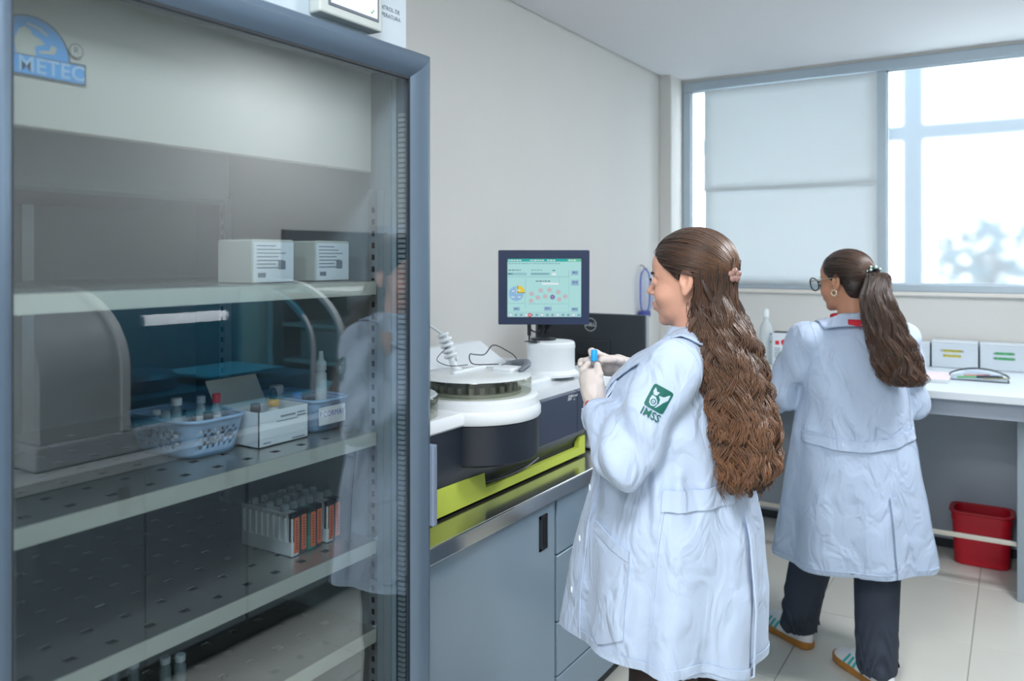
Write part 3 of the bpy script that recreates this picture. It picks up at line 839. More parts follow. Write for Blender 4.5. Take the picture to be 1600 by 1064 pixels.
Et, Ew, Ek, Eb, Ep = em('grey', (120, 160, 172)), em('white', (236, 246, 248)), em('ink', (46, 62, 90)), em('blue', (150, 190, 226)), em('pink', (214, 196, 200))
rg = random.Random(3)
def words(x, y, w, hgt, m):
    e = x + w
    while x < e - .002:
        ww = .004+.006*rg.random(); D.rect(x, min(x+ww, e), y, y+hgt, m); x += ww+.003
words(sx0+.004, sy1-.008, .05, .004, Ew); words(-.05, sy1-.008, .05, .004, Ew); words(.012, sy1-.008, .03, .004, Ew); words(.09, sy1-.008, .028, .004, Ew)
words(sx0+.004, sy1-.019, .19, .003, Et)
D.rect(sx0+.001, sx0+.07, .045, .054, em('field', (150, 198, 204))); D.rect(-.048, .022, .045, .054, em('field', (150, 198, 204)))
words(sx0+.004, .062, .045, .003, Ek); words(-.046, .062, .042, .003, Et); words(sx0+.004, .048, .014, .004, Ek); words(-.046, .048, .06, .004, Et)
D.rect(.030, .044, .045, .053, Ew); words(.031, .061, .013, .003, Ek)
for (a, b_, c, d_) in ((sx0, .090, .0385, .0395), (.0900, .0910, .038, .064), (-.068, -.0672, -.075, .034), (-.06, .088, -.060, -.0592), (sx0, -.07, -.058, -.0572), (.0905, .0910, -.09, .036), (.055, .0556, .012, .036), (sx0, sx1, -.0905, -.0898)):
    D.rect(a, b_, c, d_, Et)
words(-.052, .022, .002, .003, Ek); words(-.03, .022, .052, .003, Ek); D.rect(-.008, .054, .011, .017, Ew)
# ring of four sample sectors, one picked out in yellow
pc = (-.101, -.022)
for k in range(4):
    a = math.pi/2*k
    if k == 0: D.disc(pc[0]+.004, pc[1]+.002, .028, Ek, 0, math.pi/2, 8); D.disc(pc[0]+.006, pc[1]+.004, .026, em('yellow', (232, 208, 80)), 0, math.pi/2, 8)
    else: D.disc(pc[0], pc[1], .027, Eb, a, a+math.pi/2, 8)
for k in range(4): D.rect(pc[0]+(.004, -.016, -.018, .006)[k], pc[0]+(.016, -.006, -.006, .016)[k], pc[1]+(.011, .008, -.014, -.014)[k], pc[1]+(.014, .011, -.011, -.011)[k], Ew)
for (x, y) in ((-.045,-.022),(-.012,-.010),(.020,-.008),(.052,-.016),(-.022,-.036),(.004,-.032),(.077,-.032),(.055,-.043),(-.047,-.048)):
    D.disc(x, y, .0082, Et, n=14); D.disc(x, y, .0074, Ep, n=14); D.rect(x-.004, x+.004, y-.0015, y+.0015, em('pinkline', (186, 170, 182)))
    D.rect(x+.010, x+.012, y-.010, y-.008, Et)
D.disc(.031, -.034, .0085, em('violet', (88, 56, 140)), n=16); D.disc(.031, -.034, .0055, em('lilac', (200, 180, 220)), n=14); D.rect(.027, .035, -.0355, -.0325, em('violet', (88, 56, 140)))
for (a, b_, c, d_) in ((.099, .124, .046, .062), (.099, .126, .008, .028), (-.112, -.088, -.084, -.071), (.0, .028, -.084, -.069), (.099, .124, -.086, -.072)):
    D.rect(a, b_, c, d_, em('button', (150, 184, 212))); words(a+.005, (c+d_)/2, b_-a-.01, .003, Ek)
for k in range(14):
    x = sx0+.004+k*.019
    D.rect(x, x+.016, -.1055, -.0925, em('icon', (170, 208, 218))); D.rect(x+.004, x+.012, -.102, -.096, Et if k % 3 else Ew)
D.disc(sx0+.081, -.099, .0075, em('red', (206, 88, 98)), n=14); D.rect(sx0+.077, sx0+.085, -.1005, -.0975, Ew)
D.build('screen_picture', mo)
# neck and cables
nk = MB(); nk.box(-.022, .022, -.175, -.09, -.075, -.045); nk.xf(Mm); obj('neck', nk, M_black, mo)
obj('stand_plate', MB().lathe([(0,1.2585),(.045,1.2585),(.045,1.263),(0,1.263)], (-1.43, 2.50, 0), 20), M_black, mo)
k_ = MB(); k_.box(-.060, -.046, -.178, -.138, -.03, -.016); k_.box(-.056, -.050, -.200, -.178, -.026, -.020); k_.xf(Mm)
k_.tube([tuple(Mm @ Vector(p)) for p in [q[:] for q in spline([(-.053,-.15,-.024), (-.040,-.163,-.03), (-.02,-.168,-.04), (.0,-.15,-.04), (.02,-.143,-.03), (.022,-.135,-.02)], 6)]], .003, 6)
k_.tube([tuple(Mm @ Vector(p)) for p in ((.0,-.135,-.02), (.002,-.15,-.02), (-.01,-.18,-.03))], .007, 8)
k_.tube([tuple(Mm @ Vector(p)) for p in ((.025,-.135,-.02), (.023,-.15,-.02), (.01,-.165,-.03))], .006, 8)
obj('cables', k_, M_black, mo)

# ---------------------------------------------------------------- printer, black monitor, face shield
pr = thing('printer', 'low white desktop printer behind the monitor turret', 'printer', (-1.62, 2.80, CZ))
obj('printer_body', MB().box(-1.925, -1.305, 2.64, 2.965, CZ+.002, 1.118, bev=.018, seg=4), M_aw, pr, smooth='auto')
obj('output_tray', MB().box(-1.80, -1.50, 2.67, 2.86, 1.1175, 1.122, bev=.001, seg=1), mat('tray_grey', (150, 158, 164), .4), pr)
obj('window', MB().box(-1.68, -1.50, 2.88, 2.94, 1.1175, 1.122), M_black, pr)
v = MB()
for k in range(9): v.box(-1.80+.018*k, -1.792+.018*k, 2.6385, 2.6405, 1.02, 1.075)
obj('vents', v, mat('vent_grey', (130, 140, 148), .5), pr)
v = MB(); v.box(-1.305, -1.3035, 2.66, 2.95, 1.066, 1.069)
obj('seam', v, mat('seam_grey', (120, 128, 136), .5), pr)
obj('paper_slot', MB().box(-1.86, -1.72, 2.66, 2.70, 1.1175, 1.1215), M_black, pr)
de = thing('computer_monitor', 'black computer monitor seen from behind with round white logo', 'monitor', (-1.62, 3.30, CZ))
yb_ = 3.285
obj('monitor_back', MB().box(-1.925, -1.372, yb_, yb_+.03, .985, 1.298, bev=.006), mat('monitor_black', (52, 60, 66), .42, var=.04, bump=.04, bscale=300), de)
obj('monitor_edge', MB().box(-1.372, -1.366, yb_+.004, yb_+.028, .985, 1.297), mat('edge_grey', (150, 160, 166), .4), de)
obj('rear_bulge', MB().box(-1.76, -1.54, yb_-.012, yb_, 1.03, 1.18, bev=.005), mat('monitor_black2', (46, 54, 60), .45), de)
obj('stand_neck', MB().box(-1.69, -1.61, yb_-.03, yb_-.012, CZ+.012, 1.12, bev=.004), M_black, de)
obj('stand_foot', MB().box(-1.76, -1.54, yb_-.12, yb_+.08, CZ+.001, CZ+.012, bev=.003), M_black, de)
D = Decal(frame((-1.636, yb_-.0006, 1.247), (1, 0, 0), (0, 0, 1)))
Mlw = mat('logo_white', (222, 228, 232), .4)
Mbk = MATS['monitor_black']
D.disc(0, 0, .030, Mlw, n=28); D.disc(0, 0, .0272, Mbk, n=28); D.text('DELL', 0, 0, .021, Mlw, 1.0, .0006)
D.build('round_logo', de)
fs = thing('face_shield', 'clear face shield with violet blue rim hanging on the wall', 'face shield', (XL+.06, 4.60, 1.17))
P = []
for i in range(15):
    a = math.pi*(i/14-.5); row = []
    for j in range(11):
        v_ = j/10; hw = .072*math.sqrt(max(.02, 1-(2*v_-1)**4))
        row.append((XL+.035+.05*math.cos(a)*math.sqrt(max(.05, 1-(2*v_-1)**4)), 4.62+hw*math.sin(a), 1.21+.27*v_))
    P.append(row)
obj('visor', MB().grid(P), mat_pane('visor_clear', (.80, .84, .96), 1.45), fs, smooth=True)
rim = [P[0][j] for j in range(11)] + [P[i][10] for i in range(15)] + [P[14][j] for j in range(10, -1, -1)] + [P[i][0] for i in range(14, -1, -1)]
obj('rim', MB().tube(rim, .0045, 6), mat('shield_blue', (86, 96, 186), .35), fs, smooth=True)
obj('foam_band', MB().box(XL+.012, XL+.05, 4.56, 4.68, 1.185, 1.225, bev=.01, seg=3), mat('foam_blue', (70, 80, 150), .7), fs)
hb = MB(); hb.tube([(XL+.02, 4.64, 1.19), (XL+.03, 4.63, 1.14), (XL+.025, 4.645, 1.08)], .012, 8)
obj('strap', hb, mat('strap_dark', (52, 66, 62), .6), fs)
hb = MB()
for k in range(4): hb.box(XL+.034, XL+.046, 4.618, 4.626, 1.085+.022*k, 1.093+.022*k)
obj('strap_studs', hb, mat('stud_white', (215, 222, 216), .5), fs)
obj('hook', MB().tube([(XL+.002, 4.62, 1.50), (XL+.02, 4.62, 1.50), (XL+.035, 4.62, 1.482)], .003, 6), M_black, fs)

# ================================================================ DESK UNDER THE WINDOW
DZ, DY = .945, 4.138
M_dt = mat('desk_white', (214, 222, 228), .28, var=.02)
M_dp = mat('desk_panel', (174, 184, 197), .35, var=.03)
dk = thing('lab_desk', 'long white topped desk with grey panels under the window', 'desk', (-.95, 4.6, 0))
obj('desk_top', MB().box(XL+.003, .075, DY, YB-.003, DZ-.036, DZ, bev=.003), M_dt, dk)
obj('apron', MB().box(XL+.003, .02, DY+.05, DY+.068, DZ-.115, DZ-.037), M_dp, dk)
obj('side_panel', MB().box(-.006, .045, 4.30, YB-.005, .001, DZ-.036, bev=.002, seg=1), mat('desk_leg', (150, 164, 174), .35), dk)
obj('side_panel', MB().box(XL+.003, XL+.03, 4.30, YB-.005, .001, DZ-.036, bev=.002, seg=1), MATS['desk_leg'], dk)
obj('modesty_panel', MB().box(XL+.03, -.006, 4.90, 4.918, .05, DZ-.036), M_dp, dk)
obj('panel_plinth', MB().box(XL+.03, -.006, 4.905, 4.92, .001, .05), M_kick, dk)
obj('foot_rail', MB().box(XL+.03, -.006, 4.345, 4.365, .232, .252, bev=.002, seg=1), mat('rail_cream', (206, 204, 192), .35, metal=.3), dk)
# shipping boxes with highlighted lettering
def wbox(x0, x1, z1, d, l1, l2, hi, ink, label):
    t = thing('white_box', label, 'box', ((x0+x1)/2, 5.03+d/2, DZ), group='white boxes on the window desk')
    obj('box_body', MB().box(x0, x1, 5.03, 5.03+d, DZ+.001, z1-.012, bev=.003), mat('box_paper', (206, 216, 224), .5, bump=.1, bscale=20), t)
    obj('box_lid', MB().box(x0-.001, x1+.001, 5.029, 5.031+d, z1-.012, z1, bev=.002, seg=1), mat('box_lid_paper', (216, 224, 230), .5), t)
    if l1:
        D = Decal(frame(((x0+x1)/2-.012, 5.0288, DZ+.072), (1, 0, 0), (0, 0, 1)))
        Mh = mat('highlight_%d' % hi[0], hi, .6); Mi = mat('ink_%d' % ink[0], ink, .6)
        D.rect(-.043, .043, .014, .028, Mh); D.rect(-.043, .043, -.013, .001, Mh)
        D.text(l1, 0, .021, .0145, Mi, .95, .0003); D.text(l2, 0, -.006, .0145, Mi, .95, .0003)
        D.build('highlighted_lettering', t)
    obj('tape', MB().box(x0-.0015, x1+.0015, 5.0282, 5.029, z1-.02, z1-.017), mat('tape_sheen', (228, 234, 240), .2), t)
wbox(-.63, -.418, 1.078, .10, None, None, None, None, 'white box at the left of the row, half hidden by the ponytail')
wbox(-.408, -.186, 1.092, .10, 'CONTENEDORES', 'DE PLASTICO', (222, 214, 96), (96, 92, 40), 'white box with yellow highlighted lettering')
wbox(-.176, .070, 1.090, .10, 'LABORATORIO', 'DE URGENCIAS', (110, 200, 140), (20, 80, 56), 'white box with green highlighted lettering')
obj_pad = thing('paper_pad', 'pale pink paper pad on the white desk', 'pad', (-.36, 4.56, DZ))
obj('pad_block', MB().box(-.47, -.285, 4.40, 4.70, DZ+.001, DZ+.016), mat('pad_edge', (206, 214, 218), .6), obj_pad)
obj('pad_sheet', MB().box(-.469, -.286, 4.401, 4.699, DZ+.016, DZ+.0168), mat('pad_pink', (226, 208, 212), .7, var=.05, scale=60), obj_pad)
pc_ = thing('pencil_case', 'clear plastic pencil case with black zip edge and markers inside', 'pencil case', (-.16, 4.62, DZ))
P = []
for i in range(17):
    u = i/16; row = []
    for j in range(9):
        v_ = j/8; hgt = .052*math.sin(math.pi*v_)**.7*math.sin(math.pi*(.06+.88*u))**.6
        row.append((-.29+.25*u+.01*math.sin(9*v_), 4.555+.13*v_, DZ+.002+hgt))
    P.append(row)
obj('pouch', MB().grid(P), mat_pane('pouch_film', (.86, .88, .92), 1.5, .08), pc_, smooth=True)
zz = [P[i][0] for i in range(17)]; z2 = [(p[0], p[1]+.012, p[2]+.006) for p in (P[i][3] for i in range(17))]
obj('zip_edge', MB().tube(z2 + zz[::-1] + [z2[0]], .0035, 6), M_black, pc_)
pens = [((120, 206, 130), 'light green marker inside the clear pencil case'), ((236, 160, 150), 'pink marker inside the clear pencil case'), ((160, 140, 200), 'violet marker inside the clear pencil case'), ((40, 52, 72), 'dark pen inside the clear pencil case'), ((226, 214, 160), 'cream marker inside the clear pencil case')]
for k, (c_, lb) in enumerate(pens):
    x = -.26+.028*k; y = 4.60+.014*(k % 3); z = DZ+.010+.008*(k % 2)
    t = thing('marker_pen', lb, 'pen', (x+.05, y, DZ+.004), group='markers in the pencil case')
    a_, b_ = (x, y, z), (x+.085, y+.012, z+.004)
    obj('barrel', MB().tube([a_, b_], .0055, 10), mat('pen_%d' % c_[0], c_, .4), t, smooth='auto')
    obj('pen_cap', MB().tube([b_, (x+.112, y+.016, z+.005)], .0062, 10), mat('pencap_%d' % c_[1], tuple(int(q*.8) for q in c_), .4), t, smooth='auto')
# red bin
rb = thing('waste_bin', 'red plastic waste bin on the floor under the desk', 'bin', (-.155, 4.76, .001))
def rr(h_, g): return rrect(-.288-g, -.028+g, 4.665-g, 4.835+g, .045, 6)
rings = [(rr(0, -.012), .001), (rr(0, -.008), .006), (rr(0, .0), .22), (rr(0, .004), .221), (rr(0, .004), .262), (rr(0, .008), .262), (rr(0, .008), .268), (rr(0, -.006), .268), (rr(0, -.010), .22), (rr(0, -.02), .012)]
mb = MB(); n = len(rings[0][0]); vs = []; fs_ = []
for o_, z in rings: vs += [(p[0], p[1], z) for p in o_]
for k in range(len(rings)-1):
    for i in range(n): fs_.append((k*n+i, k*n+(i+1) % n, (k+1)*n+(i+1) % n, (k+1)*n+i))
fs_.append(tuple(range(n-1, -1, -1))); fs_.append(tuple(range((len(rings)-1)*n, len(rings)*n)))
mb.add(vs, fs_)
obj('bin_body', mb, mat('bin_red', (190, 22, 42), .38, var=.04), rb, smooth='auto')
rl = MB(); rl.tube([(p[0], p[1], .266) for p in rr(0, .010)] + [rr(0, .010)[0] + (.266,)], .006, 6, cap=False)
obj('rim', rl, MATS['bin_red'], rb, smooth=True)
# bottle and pack behind the ponytails
bt = thing('squeeze_bottle', 'translucent white bottle with a cap on the desk between the two women', 'bottle', (-1.225, 4.70, DZ))
obj('bottle_body', MB().lathe([(0,.001),(.034,.001),(.036,.008),(.036,.17),(.034,.20),(.026,.225),(.015,.240),(.013,.262),(0,.262)], (-1.225, 4.70, DZ), 24), mat('bottle_haze', (226, 234, 236), .35, trans=.35), bt, smooth='auto')
obj('bottle_cap', MB().lathe([(0,.262),(.0165,.262),(.0165,.30),(.012,.31),(0,.312)], (-1.225, 4.70, DZ), 20), mat('bottle_cap', (226, 232, 236), .4), bt, smooth='auto')
D = Decal(frame((-1.198, 4.6735, DZ+.12), (.8, .6, 0), (0, 0, 1)))
D.rect(.004, .011, .0, .010, mat('dot_green', (70, 150, 130), .5)); D.rect(.004, .012, .045, .056, mat('dot_violet', (96, 92, 160), .5))
D.build('label_dots', bt)
rpk = thing('reagent_pack', 'small white pack with red printed squares beside the bottle', 'pack', (-1.12, 4.66, DZ))
obj('pack_body', MB().box(-1.172, -1.06, 4.63, 4.69, DZ+.001, 1.128, bev=.004), mat('pack_white', (218, 226, 232), .5), rpk)
D = Decal(frame((-1.116, 4.6296, 1.05), (1, 0, 0), (0, 0, 1)))
Mr = mat('pack_red', (208, 44, 58), .5)
D.rect(-.040, -.018, .012, .034, Mr); D.disc(.008, .026, .017, Mr, n=16); D.poly([(.008,.04),(.026,.05),(.03,.044),(.014,.028)], Mr)
for k in range(5): D.rect(-.045, -.012, -.012-.012*k, -.006-.012*k, mat('pack_grey', (150, 160, 168), .6))
D.build('pack_print', rpk)
obj('pack_lid', MB().box(-1.165, -1.067, 4.634, 4.686, 1.128, 1.134), M_black, rpk)

# ================================================================ OPPOSITE BENCH (seen mirrored in the refrigerator door)
RX = 0.345
M_lamR = mat('grey_laminate_far', (120, 134, 146), .25, var=.03)
rb_ = thing('worktop', 'long grey worktop of the bench opposite, mirrored in the refrigerator door', 'worktop', (.8, 2.4, CZ-.04))
obj('worktop_top', MB().box(RX-.01, XR-.003, 1.28, 3.95, CZ-.035, CZ, bev=.003), mat('worktop_grey', (176, 182, 184), .3), rb_)
for k, (a, b_) in enumerate(((1.30, 2.18), (2.19, 3.06), (3.07, 3.94))):
    t = thing('base_cabinet', ['grey base cabinet of the opposite bench, nearest the photographer', 'middle grey base cabinet of the opposite bench', 'grey base cabinet of the opposite bench, nearest the window'][k], 'cabinet', (.8, (a+b_)/2, 0))
    obj('carcass', MB().box(RX+.03, XR-.005, a, b_, .10, CZ-.036), M_lamd, t)
    obj('plinth', MB().box(RX+.06, XR-.005, a, b_, .001, .10), M_kick, t)
    m_ = (a+b_)/2
    for (p, q) in ((a+.003, m_-.003), (m_+.003, b_-.003)):
        d = obj('cabinet_door', MB().box(RX+.01, RX+.029, p, q, .105, CZ-.045, bev=.002, seg=1), M_lamR, t)
        obj('recessed_pull', MB().box(RX+.006, RX+.010, q-.10, q-.06, .66, .76), M_black, d)
# hooded analyser: two grey arched ribs with a teal window between them
M_hood = mat('hood_grey', (176, 184, 188), .35, var=.02)
M_teal = mat_pane('teal_window', (.24, .60, .72), 1.5, .03)
ha = thing('hooded_analyser', 'large grey analyser with a teal arched window on the opposite bench', 'analyser', (.8, 2.3, CZ))
def arch(x_f, z0, z1, depth, n=16):
    pts = [(x_f, z0)]
    zr = z0 + (z1-z0)*.42
    for i in range(n+1):
        a = math.pi/2*i/n
        pts.append((x_f + depth*(1-math.cos(a)), zr + (z1-zr)*math.sin(a)))
    pts.append((x_f+depth+.10, z1)); pts.append((x_f+depth+.10, z0))
    return pts
obj('analyser_base', MB().box(.43, 1.20, 1.40, 2.95, CZ+.001, CZ+.085, bev=.01), M_hood, ha)
def ribm(y0, y1, xf, z1, w):
    o = arch(xf, CZ+.086, z1, .40); i = arch(xf+w, CZ+.086, z1-w, .40-w*.6)
    n = len(o); vs = []
    for h_ in (y0, y1): vs += [(p[0], h_, p[1]) for p in o] + [(p[0], h_, p[1]) for p in i]
    fs = []
    for k in range(n-1):
        fs += [(k, k+1, n+k+1, n+k), (2*n+k, 3*n+k, 3*n+k+1, 2*n+k+1), (k, 2*n+k, 2*n+k+1, k+1), (n+k, n+k+1, 3*n+k+1, 3*n+k)]
    return MB().add(vs, fs)
obj('near_hood', MB().prism(arch(.44, CZ+.086, 1.43, .42), 1.42, 1.70, axis='y'), M_hood, ha, smooth='auto')
obj('hood_rib', ribm(1.70, 1.73, .43, 1.44, .03), mat('rib_light', (206, 212, 214), .3), ha, smooth='auto')
obj('hood_rib', ribm(2.62, 2.64, .44, 1.41, .018), MATS['rib_light'], ha, smooth='auto')
obj('hood_rib', ribm(2.80, 2.83, .44, 1.44, .022), MATS['rib_light'], ha, smooth='auto')
wv = arch(.45, CZ+.10, 1.42, .40)[:-1]
P = [[(p[0], 1.731, p[1]), (p[0], 2.799, p[1])] for p in wv]
obj('teal_window', MB().grid(P), M_teal, ha, smooth=True)
obj('inner_deck', MB().box(.56, 1.15, 1.74, 2.79, CZ+.086, CZ+.16), mat('deck_dark', (70, 110, 130), .4), ha)
obj('inner_back', MB().box(1.12, 1.16, 1.74, 2.79, CZ+.16, 1.40), mat('deck_dark2', (80, 140, 160), .5), ha)
obj('inner_tray', MB().box(.60, .95, 2.20, 2.60, CZ+.19, CZ+.20), mat('tray_pale', (150, 200, 215), .4), ha)
obj('inner_carousel', MB().lathe([(0,0),(.16,0),(.16,.05),(.14,.07),(0,.07)], (.82, 2.0, CZ+.16), 28), mat('carousel', (40, 110, 140), .4), ha, smooth='auto')
D = Decal(frame((RX+.0085, 1.62, .70), (0, -1, 0), (0, 0, 1)))
D.text('cobas c 303', 0, 0, .045, mat('grey_ink', (60, 66, 70), .5))
D.build('lettering', bpy.data.objects['base_cabinet.002'])
# shelf unit with papers and notes beyond it
su = thing('shelf_unit', 'open shelf unit with notes beside the opposite analyser', 'shelf', (.85, 3.4, CZ))
obj('shelf_back', MB().box(1.10, 1.12, 3.05, 3.90, CZ+.001, 1.70), mat('unit_dark', (90, 92, 96), .5), su)
for z in (.99, 1.18, 1.36): obj('shelf_board', MB().box(.62, 1.10, 3.05, 3.90, z, z+.018), mat('unit_pale', (196, 200, 200), .5), su)
obj('header_board', MB().box(.62, .64, 3.05, 3.90, 1.28, 1.36), mat('unit_dark', (90, 92, 96), .5), su)
for (y, z, c_) in ((3.25, 1.26, (216, 130, 150)), (3.42, 1.27, (226, 140, 160)), (3.12, 1.25, (200, 200, 190))):
    obj('note', MB().box(.614, .6175, y, y+.07, z, z+.075), mat('note_%d' % c_[1], c_, .6), su)
for k in range(9):
    y = 3.08+.088*k
    obj('binder', MB().box(.66, 1.0, y, y+.05, 1.012, 1.16), mat('binder_%d' % (k % 3), ((150,150,150), (96,100,106), (190,120,110))[k % 3], .5), su)
tp = thing('teal_partition', 'teal half height partition beyond the opposite shelf unit', 'partition', (.85, 3.98, 0))
obj('partition_panel', MB().box(.50, 1.24, 3.955, 3.985, .02, 1.46), mat('teal_panel', (44, 122, 140), .5), tp)
obj('partition_cap', MB().box(.49, 1.24, 3.95, 3.99, 1.46, 1.75), mat('partition_pale', (176, 186, 196), .5), tp)

# ================================================================ PEOPLE: implicit surfaces meshed on a grid
def nets(vol, xs, ys, zs):
    s = vol < 0
    nx, ny, nz = vol.shape
    c = np.zeros((nx-1, ny-1, nz-1), np.int8)
    for a in (0, 1):
        for b in (0, 1):
            for d in (0, 1): c += s[a:nx-1+a, b:ny-1+b, d:nz-1+d]
    mask = (c > 0) & (c < 8)
    idx = np.full(mask.shape, -1, np.int64); n = int(mask.sum()); idx[mask] = np.arange(n)
    I, J, K = np.nonzero(mask)
    P = np.zeros((n, 3)); Wt = np.zeros(n)
    offs = [(0,0,0),(1,0,0),(0,1,0),(1,1,0),(0,0,1),(1,0,1),(0,1,1),(1,1,1)]
    edges = [(0,1),(2,3),(4,5),(6,7),(0,2),(1,3),(4,6),(5,7),(0,4),(1,5),(2,6),(3,7)]
    for a, b in edges:
        oa, ob = offs[a], offs[b]
        va = vol[I+oa[0], J+oa[1], K+oa[2]]; vb = vol[I+ob[0], J+ob[1], K+ob[2]]
        cr = (va < 0) != (vb < 0)
        den = np.where(cr, va-vb, 1.0); t = np.where(cr, va/den, 0)
        pa = np.stack([xs[I+oa[0]], ys[J+oa[1]], zs[K+oa[2]]], 1); pb = np.stack([xs[I+ob[0]], ys[J+ob[1]], zs[K+ob[2]]], 1)
        P += (pa+(pb-pa)*t[:, None])*cr[:, None]; Wt += cr
    P /= np.maximum(Wt, 1)[:, None]
    F = []
    def quads(sa, sb, f):
        ch = sa != sb
        A = np.argwhere(ch)
        if not len(A): return
        q = f(A); ok = (q >= 0).all(1); q = q[ok]; fl = sa[tuple(A[ok].T)]
        q[~fl] = q[~fl][:, ::-1]
        F.append(q)
    quads(s[:-1, 1:-1, 1:-1], s[1:, 1:-1, 1:-1], lambda A: np.stack([idx[A[:,0], A[:,1], A[:,2]], idx[A[:,0], A[:,1]+1, A[:,2]], idx[A[:,0], A[:,1]+1, A[:,2]+1], idx[A[:,0], A[:,1], A[:,2]+1]], 1))
    quads(s[1:-1, :-1, 1:-1], s[1:-1, 1:, 1:-1], lambda A: np.stack([idx[A[:,0], A[:,1], A[:,2]], idx[A[:,0], A[:,1], A[:,2]+1], idx[A[:,0]+1, A[:,1], A[:,2]+1], idx[A[:,0]+1, A[:,1], A[:,2]]], 1))
    quads(s[1:-1, 1:-1, :-1], s[1:-1, 1:-1, 1:], lambda A: np.stack([idx[A[:,0], A[:,1], A[:,2]], idx[A[:,0]+1, A[:,1], A[:,2]], idx[A[:,0]+1, A[:,1]+1, A[:,2]], idx[A[:,0], A[:,1]+1, A[:,2]]], 1))
    return P, np.concatenate(F)

class G:
    """sample grid; x, y, z broadcast"""
    def __init__(s, xs, ys, zs):
        s.xs, s.ys, s.zs = [np.asarray(q, np.float32) for q in (xs, ys, zs)]
        s.x = s.xs[:, None, None]; s.y = s.ys[None, :, None]; s.z = s.zs[None, None, :]
    def mesh(s, vol): return nets(np.broadcast_to(vol, (len(s.xs), len(s.ys), len(s.zs))), s.xs, s.ys, s.zs)
def rng_(a, b, h): return np.arange(a, b+h*.5, h)
def smin(a, b, k):
    h = np.clip(.5+.5*(b-a)/k, 0, 1); return b*(1-h)+a*h-k*h*(1-h)
def smax(a, b, k): return -smin(-a, -b, k)
def cone(p, a, b, ra, rb):
    x, y, z = p; d = [b[i]-a[i] for i in range(3)]; L = sum(q*q for q in d)+1e-12
    h = np.clip(((x-a[0])*d[0]+(y-a[1])*d[1]+(z-a[2])*d[2])/L, 0, 1)
    return np.sqrt((x-a[0]-h*d[0])**2+(y-a[1]-h*d[1])**2+(z-a[2]-h*d[2])**2)-(ra+(rb-ra)*h)
def ell(p, c, r):
    x, y, z = p
    k0 = np.sqrt(((x-c[0])/r[0])**2+((y-c[1])/r[1])**2+((z-c[2])/r[2])**2)
    k1 = np.sqrt(((x-c[0])/r[0]**2)**2+((y-c[1])/r[1]**2)**2+((z-c[2])/r[2]**2)**2)+1e-9
    return k0*(k0-1)/k1
def rotp(p, c, R):
    """points into a frame at c with rotation R (3x3, columns = frame axes)"""
    x, y, z = p[0]-c[0], p[1]-c[1], p[2]-c[2]
    return tuple(R[0][i]*x+R[1][i]*y+R[2][i]*z for i in range(3))
def mesh_obj(name, V, F, mats, parent, mi=None):
    me = bpy.data.meshes.new(name)
    me.from_pydata(V.tolist(), [], F.tolist())
    for m in (mats if isinstance(mats, (list, tuple)) else [mats]): me.materials.append(m)
    if mi is not None: me.polygons.foreach_set('material_index', mi)
    me.polygons.foreach_set('use_smooth', [True]*len(me.polygons)); me.update()
    o = bpy.data.objects.new(name, me); COL.objects.link(o); o.parent = parent
    ORG[o.name] = Vector((0,0,0))
    return o
def bvh_of(V, F): return BVHTree.FromPolygons([tuple(v) for v in V], [tuple(f) for f in F])
def smooth_verts(V, F, it=1, lam=.5):
    for _ in range(it):
        acc = np.zeros_like(V); cnt = np.zeros(len(V))
        for a, b in ((0,1),(1,2),(2,3),(3,0)):
            np.add.at(acc, F[:,a], V[F[:,b]]); np.add.at(acc, F[:,b], V[F[:,a]]); np.add.at(cnt, F[:,a], 1); np.add.at(cnt, F[:,b], 1)
        V = V+(acc/np.maximum(cnt,1)[:,None]-V)*lam
    return V

def head_sdf(p, ear=True):
    """head frame: origin between the ears, -y forward, z up"""
    x, y, z = p; ax = np.abs(x); q = (ax, y, z)
    d = ell(p, (0, .012, .030), (.0735, .092, .078))
    d = smin(d, ell(p, (0, -.028, -.022), (.061, .060, .075)), .02)
    d = smin(d, ell(p, (0, -.040, .040), (.060, .048, .042)), .02)
    d = smin(d, ell(p, (0, -.038, -.074), (.046, .044, .036)), .022)
    d = smin(d, ell(p, (0, -.071, -.096), (.020, .016, .014)), .016)
    d = smin(d, ell(q, (.036, -.054, -.036), (.026, .026, .024)), .018)
    d = smin(d, cone(q, (.012, -.084, .017), (.042, -.066, .016), .007, .006), .012)       # brow
    d = smax(d, -ell(q, (.031, -.096, -.001), (.017, .014, .010)), .010)                     # socket
    d = smin(d, ell(q, (.031, -.075, -.001), (.0135, .0125, .0125)), .003)                   # eye mound
    d = smin(d, cone(p, (0, -.083, .010), (0, -.1055, -.024), .0065, .0084), .009)            # nose
    d = smin(d, ell(q, (.0105, -.094, -.028), (.0075, .009, .007)), .006)
    d = smin(d, ell(p, (0, -.082, -.060), (.024, .0155, .016)), .012)                        # mouth mound
    d = smin(d, ell(p, (0, -.0945, -.0555), (.017, .0062, .0048)), .004)
    d = smin(d, ell(p, (0, -.0930, -.0660), (.015, .0066, .0055)), .004)
    d = smax(d, -ell(p, (0, -.1010, -.0605), (.019, .0050, .0016)), .002)
    if ear:
        e = ell(q, (.0765, .014, -.004), (.008, .0165, .0275))
        e = smin(e, ell(q, (.0755, .007, -.031), (.006, .009, .010)), .008)                  # lobe
        e = smax(e, -ell(q, (.0865, .010, .002), (.0105, .0115, .0215)), .004)                # bowl
        e = smin(e, cone(q, (.0765, .000, -.004), (.0765, .000, -.014), .0035, .0035), .003) # tragus
        d = smin(d, e, .006)
    return d
def hair_line(z):
    return np.interp(z, [-.12, -.06, -.035, -.02, .0, .02, .045, .07, .10, .13], [.045, .042, .036, .030, -.012, -.030, -.060, -.082, -.09, -.09]).astype(np.float32)

